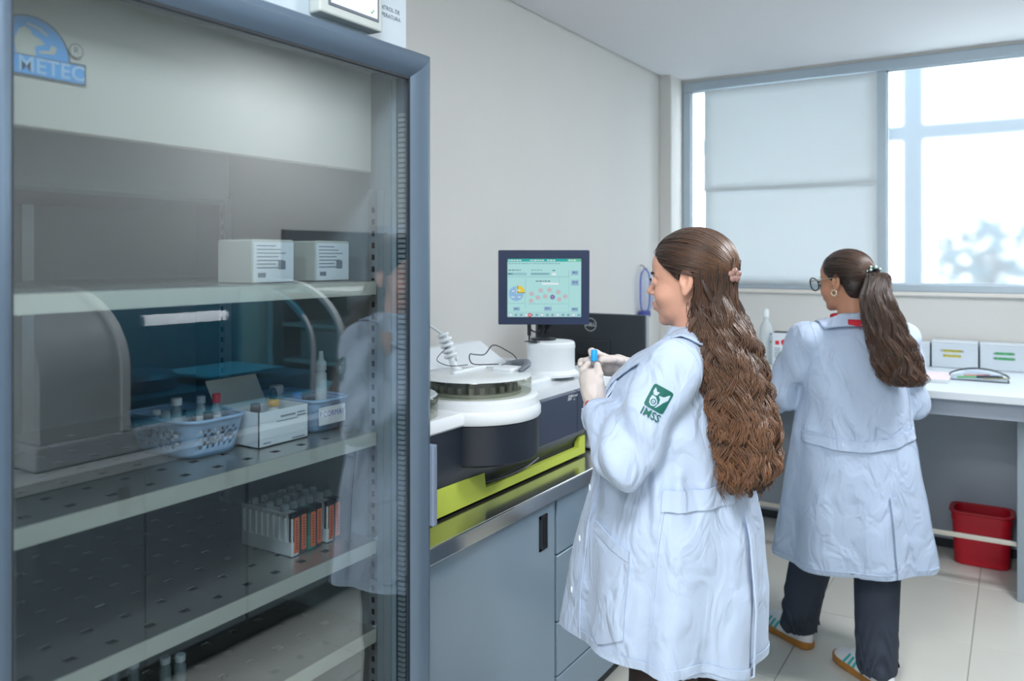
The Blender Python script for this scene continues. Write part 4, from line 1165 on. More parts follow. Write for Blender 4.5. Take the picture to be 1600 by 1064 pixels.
def coat_rows(tab, z):
    zt = [r[0] for r in tab]
    return [np.interp(z, zt, [r[i] for r in tab]).astype(np.float32) for i in range(1, len(tab[0]))]
def coat_torso(p, tab, folds):
    x, y, z = p
    a, bf, bb, cy = coat_rows(tab, np.clip(z, tab[0][0], tab[-1][0]))
    yy = y-cy
    b = np.where(yy < 0, bf, bb)
    ph = np.arctan2(yy/b, x/a)
    q = (np.abs(x/a)**2.3+np.abs(yy/b)**2.3)**(1/2.3)
    d = (q-1)*np.minimum(a, b)*.95
    d = d-folds(ph, z)
    d = np.maximum(d, tab[0][0]-z); d = np.maximum(d, z-tab[-1][0])
    return d
def wr(p, k, ph): return np.sin(k[0]*p[0]+k[1]*p[1]+k[2]*p[2]+ph)

def make_coat(person, name, m, tab, folds, arms, grid, hem, hemfn=None):
    g = grid; p = (g.x, g.y, g.z)
    d = coat_torso(p, tab, folds)
    # shoulders yoke
    for sgn in (1, -1):
        A = arms[sgn]
        s, e, w = A['s'], A['e'], A['w']
        w = tuple(e[i]+(w[i]-e[i])*A.get('cut', 1.0) for i in range(3))
        ps = (s[0]*.35, s[1]+.005, s[2]+.035)
        yk = cone(p, ps, s, .040, A['r'][0]*.92)
        d = smin(d, yk, .035)
        dx = cone(p, s, e, A['r'][0], A['r'][1])
        w2 = tuple(e[i]+(w[i]-e[i])*1.0 for i in range(3))
        fo = cone(p, e, w2, A['r'][1]*.97, A['r'][2])
        # gathers round the elbow and down the sleeve
        ed = np.sqrt((p[0]-e[0])**2+(p[1]-e[1])**2+(p[2]-e[2])**2)
        amp = .0085*np.exp(-(ed/.10)**2)+.0022
        u = [w[i]-s[i] for i in range(3)]; L = math.sqrt(sum(q*q for q in u)); u = [q/L for q in u]
        wv = np.sin(75*(p[0]*u[0]+p[1]*u[1]+p[2]*u[2])+3.0*np.sin(14*p[0]+9*p[2])+A.get('ph', 0))*amp + .002*np.sin(38*p[2]+25*p[1]+30*p[0])
        arm = smin(dx, fo, .03)+wv
        # open cuff
        fv = [w[i]-e[i] for i in range(3)]; fl = math.sqrt(sum(q*q for q in fv)); fv = [q/fl for q in fv]
        along = (p[0]-w[0])*fv[0]+(p[1]-w[1])*fv[1]+(p[2]-w[2])*fv[2]
        arm = np.maximum(arm, along)
        inner = cone(p, e, tuple(w[i]+fv[i]*.05 for i in range(3)), A['r'][2]*.7, A['r'][2]-.008)
        arm = np.maximum(arm, -np.maximum(inner, -.06-along))
        d = smin(d, arm, .014)
    d = d+.0016*wr(p, (21, 13, 9), .5)*wr(p, (9, 17, 23), 1.3)
    # hollow skirt
    a, bf, bb, cy = coat_rows(tab, np.clip(g.z, tab[0][0], tab[-1][0]))
    inn = coat_torso((p[0], p[1], np.maximum(p[2], tab[0][0]+.0001)), [(r[0], r[1]-.017, r[2]-.017, r[3]-.017, r[4]) for r in tab], folds)
    d = np.maximum(d, -np.maximum(inn, p[2]-(hem+.22)))
    if hemfn is not None: d = np.maximum(d, hemfn(p[0], p[1])-p[2])
    V, F = g.mesh(d.astype(np.float32))
    V = smooth_verts(V, F, 1, .4)
    o = mesh_obj(name, V, F, m, person)
    return o, bvh_of(V, F), V, F

def ray_pt(bvh, ang, z, cy, off, R=.7):
    """surface point met from outside, heading for the axis at height z"""
    d = Vector((math.cos(ang), math.sin(ang), 0)); o = Vector((0, cy, z))+d*R
    h = bvh.ray_cast(o, -d, R)
    if h[0] is None: return Vector((0, cy, z))+d*.15
    nrm = h[1] if h[1].dot(d) > 0 else -h[1]
    return h[0]+nrm*off
def patch(bvh, fn, nu, nv, cy, off, thick, name, m, person, smooth=True, sharp=False):
    """a flat piece of cloth laid over the coat; fn(u,v) -> angle, z"""
    P = [[ray_pt(bvh, *fn(i/nu, j/nv), cy, off) for j in range(nv+1)] for i in range(nu+1)]
    o = obj(name, MB().grid([[q[:] for q in r] for r in P]), m, person, smooth=smooth, local=True)
    md = o.modifiers.new('t', 'SOLIDIFY'); md.thickness = thick; md.offset = 0
    md = o.modifiers.new('e', 'EDGE_SPLIT'); md.split_angle = math.radians(50)
    return o
def button(bvh, ang, z, cy, person, m, r=.0088):
    c = ray_pt(bvh, ang, z, cy, .0035); d = Vector((math.cos(ang), math.sin(ang), 0))
    M = frame(c, d.cross(Vector((0,0,1))), (0, 0, 1))
    b = MB().lathe([(0,-.002),(r,-.002),(r,.0012),(r*.8,.0022),(r*.6,.0008),(0,.0006)], (0,0,0), 18)
    for k in range(4): b.box(.0022*math.cos(k*1.57+.78)-.0008, .0022*math.cos(k*1.57+.78)+.0008, .0022*math.sin(k*1.57+.78)-.0008, .0022*math.sin(k*1.57+.78)+.0008, .0006, .0012)
    # face outward
    x = d.cross(Vector((0,0,1))).normalized(); M = Matrix((x, Vector((0,0,1)), x.cross(Vector((0,0,1))))).transposed().to_4x4()
    if (M @ Vector((0,0,1))).dot(d) < 0: M = Matrix((-x, Vector((0,0,1)), (-x).cross(Vector((0,0,1))))).transposed().to_4x4()
    M.translation = c
    b.xf(M); return obj('button', b, m, person, smooth='auto', local=True)
def collar(bvh, fold, outer, person, m, n=8, name='collar', lift=.007):
    A = spline(fold, n); B = spline(outer, n); P = []
    for a, b in zip(A, B):
        row = []
        for k in range(7):
            t = k/6; p = a.lerp(b, t)
            if k >= 2:
                h = bvh.find_nearest(p)
                if h[0] is not None:
                    nr = h[1]; s = (p-h[0]).dot(nr)
                    if s < lift: p = h[0]+nr*lift
            p = p+Vector((0, 0, .006*math.sin(math.pi*min(1, t*1.5))*(1-t)))
            row.append(p[:])
        P.append(row)
    o = obj(name, MB().grid(P), m, person, smooth=True, local=True)
    md = o.modifiers.new('t', 'SOLIDIFY'); md.thickness = .004; md.offset = 0
    return o
def project_decal(bvh, D, dirv, M, person, name):
    """lay a flat badge on the cloth along dirv"""
    dv = Vector(dirv).normalized(); vs = []
    for v in D.mb.v:
        p = Vector(v); h = bvh.ray_cast(p-dv*.12, dv, .35)
        lay = (p-M.translation).dot(M.to_3x3() @ Vector((0,0,1)))
        vs.append(tuple((h[0] if h[0] is not None else p)-dv*(.0012+lay*1.0)))
    D.mb.v = vs
    me = obj(name, D.mb, D.mats, person, local=True, fixn=False)
    return me
def subdiv_decal(D):
    """split long faces so that a badge can bend"""
    bm = bmesh.new()
    vs = [bm.verts.new(v) for v in D.mb.v]; 
    for f, mi in zip(D.mb.f, D.mb.m):
        try: bf = bm.faces.new([vs[i] for i in f]); bf.material_index = mi
        except ValueError: pass
    bmesh.ops.triangulate(bm, faces=bm.faces)
    for _ in range(3):
        es = [e for e in bm.edges if e.calc_length() > .006]
        if es: bmesh.ops.subdivide_edges(bm, edges=es, cuts=1, use_grid_fill=False)
        bmesh.ops.triangulate(bm, faces=bm.faces)
    bm.verts.index_update()
    D.mb.v = [v.co[:] for v in bm.verts]; D.mb.f = [tuple(v.index for v in f.verts) for f in bm.faces]; D.mb.m = [f.material_index for f in bm.faces]
    bm.free()
def seam_ring(bvh, c, axis, person, m, a0=0, a1=2*math.pi, R=.2, r=.0011, name='armhole_seam'):
    ax = Vector(axis).normalized(); u = ax.orthogonal().normalized(); v = ax.cross(u); pts = []
    for i in range(49):
        a = a0+(a1-a0)*i/48; d = u*math.cos(a)+v*math.sin(a); h = bvh.ray_cast(Vector(c)+d*R, -d, R)
        if h[0] is not None and (h[0]-Vector(c)).length > .03: pts.append((h[0]+d*.0006)[:])
    if len(pts) > 4: return obj(name, MB().tube(pts, r, 5, cap=False), m, person, smooth=True, local=True)
M_green = mat('badge_green', (8, 92, 82), .6)
def badge(bvh, c, outv, upv, person, cloth):
    x = Vector(upv).cross(Vector(outv)).normalized()
    M = frame(c, x, upv)
    D = Decal(M, .00025)
    s = .0235
    D.poly(rrect(-s, s, -s*1.12, s*1.12, .006, 4), M_green)
    w = cloth
    # eagle wings and the curled figure below
    D.poly([(-.017,.020),(-.010,.012),(-.004,.013),(-.007,.004),(-.014,.003),(-.018,.010)], w)
    D.poly([(-.003,.006),(.008,.008),(.015,.016),(.019,.018),(.019,.006),(.012,-.004),(.004,-.019),(.000,-.021),(.005,-.009),(.003,.000)], w)
    D.poly([(-.016,.001),(-.008,.001),(-.001,-.005),(.002,-.012),(-.002,-.019),(-.009,-.021),(-.015,-.016),(-.017,-.008)], w)
    D.disc(-.0075, -.0105, .0062, M_green, n=14); D.disc(-.0075, -.0105, .0040, w, n=12); D.rect(-.0105, -.0045, -.0115, -.0100, M_green)
    D.text('IMSS', 0, -.0385, .0235, M_green, .95, .0004)
    subdiv_decal(D)
    o = project_decal(bvh, D, [-q for q in outv], M, person, 'sleeve_badge'); o['label'] = 'dark green embroidered emblem with lettering'
    return o

# ---------------------------------------------------------------- hair strands
def strands(paths, radii, name, mats, parent, nseg=3, rnd=None):
    """thin tubes; per strand tone stored for the material"""
    V = []; F = []; tone = []
    k3 = nseg; o = 0
    for pth, r, tn in paths:
        P = np.asarray(pth, float); n = len(P)
        T = np.gradient(P, axis=0); T /= np.linalg.norm(T, axis=1)[:, None]+1e-9
        ref = np.array([.3, .5, .8]); U = np.cross(T, ref); U /= np.linalg.norm(U, axis=1)[:, None]+1e-9
        Wv = np.cross(T, U)
        rr_ = np.full(n, r); rr_[-1] = r*.15; rr_[-2] = r*.6
        for j in range(k3):
            a = 2*math.pi*j/k3
            V.append(P+(U*math.cos(a)+Wv*math.sin(a))*rr_[:, None])
        base = o+np.arange(n-1)
        for j in range(k3):
            j2 = (j+1) % k3
            F.append(np.stack([base+j*n, base+j2*n, base+1+j2*n, base+1+j*n], 1))
        tone.append(np.tile(np.stack([np.full(n, tn), np.linspace(0, 1, n)], 1), (k3, 1)))
        o += n*k3
    V = np.concatenate(V); F = np.concatenate(F); tone = np.concatenate(tone)
    ob = mesh_obj(name, V, F, mats, parent)
    at = ob.data.attributes.new('tone', 'FLOAT', 'POINT'); at.data.foreach_set('value', tone[:, 0].astype(np.float32))
    at = ob.data.attributes.new('along', 'FLOAT', 'POINT'); at.data.foreach_set('value', tone[:, 1].astype(np.float32))
    ob['kind'] = 'stuff'
    return ob
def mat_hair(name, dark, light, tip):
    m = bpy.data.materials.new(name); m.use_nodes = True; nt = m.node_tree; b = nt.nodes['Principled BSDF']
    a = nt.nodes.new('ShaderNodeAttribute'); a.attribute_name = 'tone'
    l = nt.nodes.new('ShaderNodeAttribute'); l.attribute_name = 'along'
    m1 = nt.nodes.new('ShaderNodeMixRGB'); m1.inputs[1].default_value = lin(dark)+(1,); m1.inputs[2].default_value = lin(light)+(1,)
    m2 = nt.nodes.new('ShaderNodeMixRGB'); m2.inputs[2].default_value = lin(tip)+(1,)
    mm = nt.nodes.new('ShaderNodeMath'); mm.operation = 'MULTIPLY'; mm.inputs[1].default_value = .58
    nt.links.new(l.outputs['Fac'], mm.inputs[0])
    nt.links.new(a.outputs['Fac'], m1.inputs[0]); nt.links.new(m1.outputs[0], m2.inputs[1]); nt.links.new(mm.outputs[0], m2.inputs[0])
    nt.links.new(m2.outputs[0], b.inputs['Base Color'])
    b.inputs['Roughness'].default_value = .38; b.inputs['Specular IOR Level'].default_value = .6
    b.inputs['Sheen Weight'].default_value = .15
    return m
def cap_paths(C, R, target, n, rnd, hl, rad=.0011, inflate=.0, sweep=.25):
    """combed strands from the hair line round the skull to one gathering point (head frame -> person frame)"""
    out = []
    cen = np.array((0, .012, .030)); rd = np.array((.0735, .092, .078))+.012+inflate
    tg = (np.array(target)-cen)/rd; tg /= np.linalg.norm(tg)
    Rm = np.array(R); Cv = np.array(C)
    tries = 0
    while len(out) < n and tries < n*30:
        tries += 1
        v = rnd.normal(size=3); v /= np.linalg.norm(v)
        p = cen+rd*v
        if p[1] < float(hl(p[2]))+.004 or p[2] < -.06: continue
        if abs(p[0]) > .045 and p[1] < .040 and p[2] < .013: continue
        ang = math.acos(np.clip(v @ tg, -1, 1))
        if ang < .15: continue
        m = 14; ts = np.linspace(0, 1, m)
        pts = []
        lift = .0035*rnd.random()
        for t in ts:
            u = (math.sin((1-t)*ang)*v+math.sin(t*ang)*tg)/math.sin(ang)
            u = u + np.array([0, 0, 1])*sweep*math.sin(math.pi*t)*.25*(1 if v[2] > 0 else -.3); u /= np.linalg.norm(u)
            q = cen+(rd+lift)*u
            pts.append(Rm @ q+Cv)
        out.append((pts, rad*(.7+.6*rnd.random()), rnd.random()**1.6))
    return out

M_skin1 = mat('skin_fair', (208, 158, 136), .5, var=.05, scale=25, sss=.15, bump=.05, bscale=400)
M_skin2 = mat('skin_tan', (190, 138, 110), .5, var=.05, scale=25, sss=.15, bump=.05, bscale=400)
M_lip = mat('lips', (190, 108, 104), .45)
M_coat = mat('coat_cloth', (180, 197, 221), .8, var=.02, scale=8, bump=.12, bscale=900, sheen=.2)
M_coat2 = mat('coat_cloth_far', (180, 197, 221), .8, var=.02, scale=8, bump=.12, bscale=900, sheen=.2)
for m_ in (M_coat, M_coat2):
    # soft creases on top of the weave
    nt = m_.node_tree; b_ = nt.nodes['Principled BSDF']; old = b_.inputs['Normal'].links[0].from_node
    tcx = nt.nodes.new('ShaderNodeTexCoord'); mpx = nt.nodes.new('ShaderNodeMapping'); mpx.inputs['Scale'].default_value = (1.0, 1.0, .55); mpx.inputs['Rotation'].default_value = (.4, .3, .2)
    nzx = nt.nodes.new('ShaderNodeTexNoise'); nzx.inputs['Scale'].default_value = 13; nzx.inputs['Detail'].default_value = 2.5; nzx.inputs['Distortion'].default_value = .9
    rp_ = nt.nodes.new('ShaderNodeValToRGB'); rp_.color_ramp.elements[0].position = .38; rp_.color_ramp.elements[1].position = .62
    bpx = nt.nodes.new('ShaderNodeBump'); bpx.inputs['Strength'].default_value = .6; bpx.inputs['Distance'].default_value = .010
    nt.links.new(tcx.outputs['Object'], mpx.inputs[0]); nt.links.new(mpx.outputs[0], nzx.inputs['Vector']); nt.links.new(nzx.outputs['Fac'], rp_.inputs[0])
    nt.links.new(rp_.outputs[0], bpx.inputs['Height']); nt.links.new(old.outputs['Normal'], bpx.inputs['Normal']); nt.links.new(bpx.outputs['Normal'], b_.inputs['Normal'])
M_btn = mat('button_white', (222, 230, 240), .3)
M_glove = mat('latex_glove', (208, 198, 192), .5, var=.04, scale=60, bump=.35, bscale=160)
M_eye = mat('eye_white', (226, 224, 220), .15); M_iris = mat('iris_dark', (40, 28, 22), .1); M_brow = mat('brow_hair', (52, 38, 32), .6)
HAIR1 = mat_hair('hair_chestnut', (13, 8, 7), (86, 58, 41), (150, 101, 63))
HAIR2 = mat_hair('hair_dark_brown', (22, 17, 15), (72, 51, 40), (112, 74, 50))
M_hb1 = mat('hair_mass_chestnut', (50, 34, 26), .5, var=.3, scale=40, stretch=(1, 1, .08), bump=.6, bscale=120)
M_hb2 = mat('hair_mass_dark', (38, 29, 25), .45, var=.3, scale=40, bump=.4, bscale=120)

def Rzx(yaw, pitch, roll=0.0):
    return np.array((Matrix.Rotation(math.radians(yaw), 3, 'Z') @ Matrix.Rotation(math.radians(pitch), 3, 'X') @ Matrix.Rotation(math.radians(roll), 3, 'Y')))

def make_body(person, C, R, arms, legs, skin, neck_base):
    fx = .0024
    xs = np.concatenate([rng_(-.34, C[0]-.112, .012), rng_(C[0]-.106, C[0]+.106, fx), rng_(C[0]+.114, .34, .012)])
    ys = np.concatenate([rng_(-.46, C[1]-.142, .012), rng_(C[1]-.136, C[1]+.126, fx), rng_(C[1]+.134, .34, .012)])
    zs = np.concatenate([rng_(-.02, C[2]-.165, .011), rng_(C[2]-.160, C[2]+.125, fx)])
    g = G(xs, ys, zs); k = int(np.searchsorted(g.zs, C[2]-.24))
    p = (g.x, g.y, g.z)
    d = ell(p, (0, -.01, 1.12), (.135, .095, .20))
    d = smin(d, ell(p, (0, .0, .86), (.15, .105, .13)), .05)
    d = smin(d, cone(p, (-.12, .0, neck_base-.075), (.12, .0, neck_base-.075), .05, .05), .04)
    for sg in (1, -1):
        A = arms[sg]
        d = smin(d, cone(p, A['s'], A['e'], .042, .034), .02)
        wv = [A['w'][i]+(A['w'][i]-A['e'][i])*.12 for i in range(3)]
        d = smin(d, cone(p, A['e'], wv, .034, .022), .012)
        L = legs[sg]
        d = smin(d, cone(p, L[0], L[1], .078, .052), .03)
        d = smin(d, cone(p, L[1], L[2], .050, .034), .015)
        d = smin(d, cone(p, L[2], tuple(L[2][i]*.45+L[3][i]*.55 for i in range(3)), .030, .018), .012)
    d = np.array(np.broadcast_to(d, (len(xs), len(ys), len(zs))))
    ps = (g.x, g.y, g.z[:, :, k:])
    h = head_sdf(rotp(ps, C, R))
    nk = R @ np.array((0, .022, -.055))+np.array(C)
    n_ = cone(ps, tuple(nk), (0, .018, neck_base-.06), .050, .058)
    h = smin(h, n_, .016)
    d[:, :, k:] = smin(d[:, :, k:], h, .03)
    V, F = g.mesh(d.astype(np.float32))
    V = smooth_verts(V, F, 1, .35)
    ctr = (V[F].mean(1)-np.array(C)) @ R
    lip = (np.abs(ctr[:, 0]) < .0165) & (ctr[:, 1] < -.089) & (ctr[:, 2] < -.0508) & (ctr[:, 2] > -.0715)
    o = mesh_obj('body', V, F, [skin, M_lip], person, lip.astype(np.int32))
    # eyes and brows
    Rm = Matrix(R.tolist()); Cv = Vector(C)
    for sx in (1, -1):
        e = MB(); e.cur = 0
        c = Vector((sx*.031, -.0772, -.001))
        e.lathe([(0.0117*math.sin(math.pi*i/10), -.0117*math.cos(math.pi*i/10)) for i in range(11)], c, 16)
        e.cur = 1; e.lathe([(0, -.0121), (.0052, -.0109)], (0, 0, 0), 14)
        n0 = len(e.v)-28
        e.v[n0:] = [(c.x+v[0], c.y+v[2], c.z+v[1]) for v in e.v[n0:]]
        e.v = [tuple(Rm @ Vector(v)+Cv) for v in e.v]
        obj('eye', e, [M_eye, M_iris], person, smooth=True, local=True)
        b = MB(); pts = [(sx*.014, -.0905, .0165), (sx*.026, -.0885, .0205), (sx*.038, -.0805, .0205), (sx*.047, -.0705, .0165)]
        b.tube([tuple(Rm @ q+Cv) for q in spline(pts, 5)], [.0016]+[.0024]*13+[.0016, .0008], 6)
        obj('eyebrow', b, M_brow, person, smooth=True, local=True)
        b = MB(); pts = [(sx*.019, -.0893, .003), (sx*.031, -.0915, .0062), (sx*.045, -.0845, .001)]
        b.tube([tuple(Rm @ q+Cv) for q in spline(pts, 5)], [.0010]+[.0019]*9+[.0008], 5)
        obj('eyelashes', b, M_brow, person, smooth=True, local=True)
    return o

def make_haircap(person, C, R, m, inflate=.010, hl=hair_line):
    g = G(rng_(C[0]-.115, C[0]+.115, .003), rng_(C[1]-.125, C[1]+.135, .003), rng_(C[2]-.11, C[2]+.13, .003))
    q = rotp((g.x, g.y, g.z), C, R)
    d = ell(q, (0, .012, .030), (.0735+inflate, .092+inflate, .078+inflate))
    d = smin(d, ell(q, (0, .045, -.03), (.066, .055, .05)), .02)
    zz = np.broadcast_to(q[2], d.shape); cut = (hl(zz)-q[1])*.75
    d = smax(d, cut, .006)
    aq = (np.abs(q[0]), q[1], q[2])
    d = smax(d, -ell(aq, (.083, .014, -.008), (.018, .022, .036)), .004)
    d = smax(d, -ell(aq, (.07, -.01, -.045), (.03, .045, .035)), .004)
    d = np.maximum(d, -.085-q[2])
    d = d+.0012*np.sin(120*np.arctan2(q[0], q[2]+.05)+20*q[1])*np.clip((q[2]+.03)/.05, 0, 1)
    V, F = g.mesh(np.asarray(d, np.float32))
    return mesh_obj('hair', V, F, m, person)

def trousers(person, legs, m, waist_z, name='trousers', r=(.098, .078, .068)):
    xs = rng_(-.24, .36, .007); ys = rng_(-.34, .26, .007); zs = rng_(.02, waist_z, .008)
    g = G(xs, ys, zs); p = (g.x, g.y, g.z)
    d = ell(p, (0, 0, .88), (.165, .12, .15))
    for sg in (1, -1):
        h, k, a, t = legs[sg]
        bot = (a[0], a[1]+.004, .075)
        leg = smin(cone(p, h, k, r[0], r[1]), cone(p, k, bot, r[1], r[2]), .03)
        s = np.clip((.30-p[2])/.25, 0, 1)
        leg = leg+.0085*s*np.sin(80*p[2]+30*np.sin(18*p[0]+7*sg)+25*p[1]+sg)*np.clip(np.sin(30*p[0]+41*p[1]+12*p[2])+.6, 0, 1)+.004*np.sin(11*p[2]+24*p[0]+20*p[1])
        leg = np.maximum(leg, .058+.25*(p[1]-a[1]-.0)*-.25-p[2])
        d = smin(d, leg, .02)
    V, F = g.mesh(d.astype(np.float32)); V = smooth_verts(V, F, 1, .4)
    return mesh_obj(name, V, F, m, person)

def shoe(person, heel, toe, white, solem, stripe, name):
    """trainer; foot frame x forward, heel at 0"""
    hv = Vector((heel[0], heel[1], 0)); tv = Vector((toe[0], toe[1], 0)); dv = (tv-hv).normalized(); L = (tv-hv).length
    M = Matrix(((dv.x, -dv.y, 0, hv.x), (dv.y, dv.x, 0, hv.y), (0, 0, 1, 0), (0, 0, 0, 1)))
    s = L/.27
    def outline(gr):
        up = [(0, 0), (.010, .026), (.05, .033), (.12, .034), (.19, .044), (.235, .038), (.262, .018), (.268, 0), (.262, -.022), (.235, -.040), (.19, -.044), (.12, -.030), (.05, -.030), (.010, -.024)]
        P = spline(up+[up[0]], 4)[:-1]
        c = Vector((.134, 0, 0)); out = []
        for q in P:
            v = Vector((q[0], q[1], 0))-c; out.append(((c+v+v.normalized()*gr)*s)[:2])
        return out
    rings = [(outline(-.001), .0), (outline(.003), .004), (outline(.004), .024), (outline(.001), .028)]
    n = len(rings[0][0]); vs = []; fs = []
    for o_, z in rings: vs += [(q[0], q[1], z+.001) for q in o_]
    for k in range(3):
        for i in range(n): fs.append((k*n+i, k*n+(i+1) % n, (k+1)*n+(i+1) % n, (k+1)*n+i))
    fs += [tuple(range(n-1, -1, -1)), tuple(range(3*n, 4*n))]
    mb = MB().add(vs, fs); mb.xf(M)
    root = obj('sole', mb, solem, person, smooth='auto', local=True)
    g = G(rng_(-.02, .30, .004), rng_(-.06, .06, .004), rng_(.014, .13, .004)); p = (g.x/s, g.y/s, g.z)
    d = ell(p, (.055, .0, .04), (.058, .033, .062))
    d = smin(d, ell(p, (.13, .002, .030), (.085, .034, .058)), .02)
    d = smin(d, ell(p, (.205, .0, .018), (.062, .042, .036)), .02)
    d = np.maximum(d, .022-p[2]); d = smax(d, -ell(p, (.058, 0, .11), (.042, .026, .045)), .004)
    V, F = g.mesh(np.asarray(d, np.float32)); bv = bvh_of(V, F)
    V2 = np.array([tuple(M @ Vector(v)) for v in V])
    up = mesh_obj('shoe_upper', V2, F, white, person)
    if stripe:
        for sd in (1, -1):
            for k in range(3):
                x0 = .115+.022*k
                P = []
                for i in range(7):
                    t = i/6; row = []
                    for j in (0, 1):
                        o_ = Vector(((x0+.011*j+.018*(1-t))*s, sd*.1, .030+.036*t)); h = bv.ray_cast(o_, Vector((0, -sd, 0)), .2)
                        q = (h[0] if h[0] is not None else Vector((o_.x, 0, o_.z)))+Vector((0, sd*.0012, 0)); row.append(tuple(M @ q))
                    P.append(row)
                obj('stripe', MB().grid(P), stripe, up, local=True)
        lc = MB()
        for k in range(5):
            x0 = .125+.016*k; zt = .088-.012*k
            lc.tube([tuple(M @ Vector((x0*s, -.022, zt-.008))), tuple(M @ Vector((x0*s+.004, 0, zt+.004))), tuple(M @ Vector((x0*s, .022, zt-.008)))], .004, 6)
        obj('laces', lc, white, up, smooth=True, local=True)
    return up

def hand(person, prims, m, name, h=.0022, extra=None):
    """glove: list of (points, radii) chains joined smoothly"""
    pts = np.array([q for c in prims for q in c[0]]); lo = pts.min(0)-.04; hi = pts.max(0)+.04
    g = G(*[rng_(lo[i], hi[i], h) for i in range(3)]); p = (g.x, g.y, g.z); d = None
    for ch in prims:
        c, r, kk = ch[0], ch[1], ch[2]
        dd = None
        for i in range(len(c)-1):
            e = cone(p, c[i], c[i+1], r[i], r[i+1]); dd = e if dd is None else smin(dd, e, .003)
        d = dd if d is None else smin(d, dd, kk)
    d = d+.0006*np.sin(260*p[0]+180*p[2])*np.sin(190*p[1]+90*p[2])
    if extra is not None: d = extra(p, d)
    V, F = g.mesh(np.asarray(d, np.float32)); V = smooth_verts(V, F, 1, .3)
    return mesh_obj(name, V, F, m, person)

# ================================================================ WOMAN WITH THE TEST TUBE
W1 = thing('person', 'woman in a white coat with long wavy brown hair holding a blue capped tube', 'person', (-.682, 1.897, 0), math.radians(-99))
C1 = (0.0, .008, 1.499); R1 = Rzx(11, 5)
arms1 = {1: dict(s=(.152, .045, 1.300), e=(.243, -.025, 1.103), w=(.126, -.182, 1.185), r=(.066, .062, .044), ph=.4, cut=.885),
         -1: dict(s=(-.152, .045, 1.300), e=(-.215, -.06, 1.10), w=(-.085, -.178, 1.245), r=(.066, .060, .043), ph=2.0)}
legs1 = {1: ((.085, 0, .86), (.095, -.02, .48), (.10, .02, .09), (.10, -.10, .04)), -1: ((-.085, 0, .86), (-.095, -.02, .48), (-.10, .02, .09), (-.10, -.10, .04))}
make_body(W1, C1, R1, arms1, legs1, M_skin1, 1.365)
make_haircap(W1, C1, R1, M_hb1)
tab1 = [(.585, .250, .300, .158, 0), (.75, .236, .275, .165, 0), (.90, .216, .252, .155, 0), (1.01, .195, .226, .134, 0), (1.15, .184, .212, .126, 0),
        (1.24, .166, .182, .112, .002), (1.30, .130, .128, .092, .008), (1.335, .092, .076, .078, .012), (1.368, .066, .062, .062, .016), (1.385, .060, .056, .056, .018)]
def folds1(ph, z):
    A = .013*np.clip((1.02-z)/.40, 0, 1)
    f = A*np.cos(8*ph+1.0+1.2*np.sin(3*z))+.6*A*np.cos(5*ph-1.0)
    f = f+.0045*np.cos(17*ph+9*z)*np.exp(-((z-1.01)/.07)**2)
    f = f+.005*np.sin(26*z+5*ph)*np.exp(-((z-1.12)/.09)**2)*np.clip(np.sin(ph)+.6, 0, 1)
    return f.astype(np.float32)
g1 = G(rng_(-.34, .36, .0055), rng_(-.36, .26, .0055), rng_(.565, 1.40, .0055))
coat1, bv1, _, _ = make_coat(W1, 'lab_coat', M_coat, tab1, folds1, arms1, g1, .585, lambda x, y: .585+.055*np.clip(x/.22, 0, 1))
PI = math.pi
# half belt across the back, seams, pocket, buttons, back vent
patch(bv1, lambda u, v: (.20+(PI*.92-.20)*u, .985+.046*v+.006*math.sin(4*u)), 40, 3, 0, .004, .004, 'half_belt', M_coat, W1)
for a in (1.02, 1.42): button(bv1, a, 1.008, 0, W1, M_btn)
patch(bv1, lambda u, v: (.20+.022*v+.05*(u-.5)**2-.06*(1-u), .645+.355*u), 40, 1, 0, .0018, .0025, 'side_seam', M_coat, W1)
def pocket_fn(u, v):
    zt = .925-.035*u; zb = .685 if abs(u-.5) > .001 else .67
    zb = .70-.035*(1-abs(2*u-1))
    return (-.66+.56*u, zb+(zt-zb)*v)
patch(bv1, pocket_fn, 14, 14, 0, .0035, .004, 'pocket', M_coat, W1)
patch(bv1, lambda u, v: (-.66+.56*u, .925-.035*u-.022*v), 14, 2, 0, .0065, .003, 'pocket_hem', M_coat, W1)
for z in (1.12, .985, .86, .735): button(bv1, -.93, z, 0, W1, M_btn)
patch(bv1, lambda u, v: (-1.30+.50*v, .590+.66*u), 30, 4, 0, .003, .004, 'front_placket', M_coat, W1)
patch(bv1, lambda u, v: (PI*.5-.10-.03*u+.30*v*(.55+.45*u), .955-.375*u-.012*v), 20, 5, 0, .010, .004, 'back_vent_flap', M_coat, W1)
patch(bv1, lambda u, v: (-1.45+5.6*u, .589+.055*min(1, max(0, math.cos(-1.45+5.6*u)*1.1))+.020*v), 70, 1, 0, .002, .002, 'hem', M_coat, W1)
# collar and lapels
for sx in (1, -1):
    collar(bv1, [(0, .072, 1.395), (sx*.052, .05, 1.392), (sx*.068, .0, 1.372), (sx*.056, -.07, 1.325), (sx*.040, -.150, 1.235), (sx*.020, -.212, 1.110)],
           [(0, .118, 1.352), (sx*.10, .085, 1.345), (sx*.140, .0, 1.318), (sx*.128, -.085, 1.285), (sx*.105, -.165, 1.205), (sx*.030, -.220, 1.085)], W1, M_coat)
for sg in (1, -1): seam_ring(bv1, (arms1[sg]['s'][0]*.86, arms1[sg]['s'][1], arms1[sg]['s'][2]-.01), (sg*.93, -.1, -.30), W1, M_coat)
# badge on the near sleeve
A = arms1[1]; s_, e_ = Vector(A['s']), Vector(A['e']); up_ = (s_-e_).normalized(); cb_ = e_.lerp(s_, .66)
cam_l = Vector((.70, .42, .0)); out_ = (cam_l-up_*cam_l.dot(up_)).normalized()
badge(bv1, cb_+out_*.05, out_, up_, W1, M_coat)
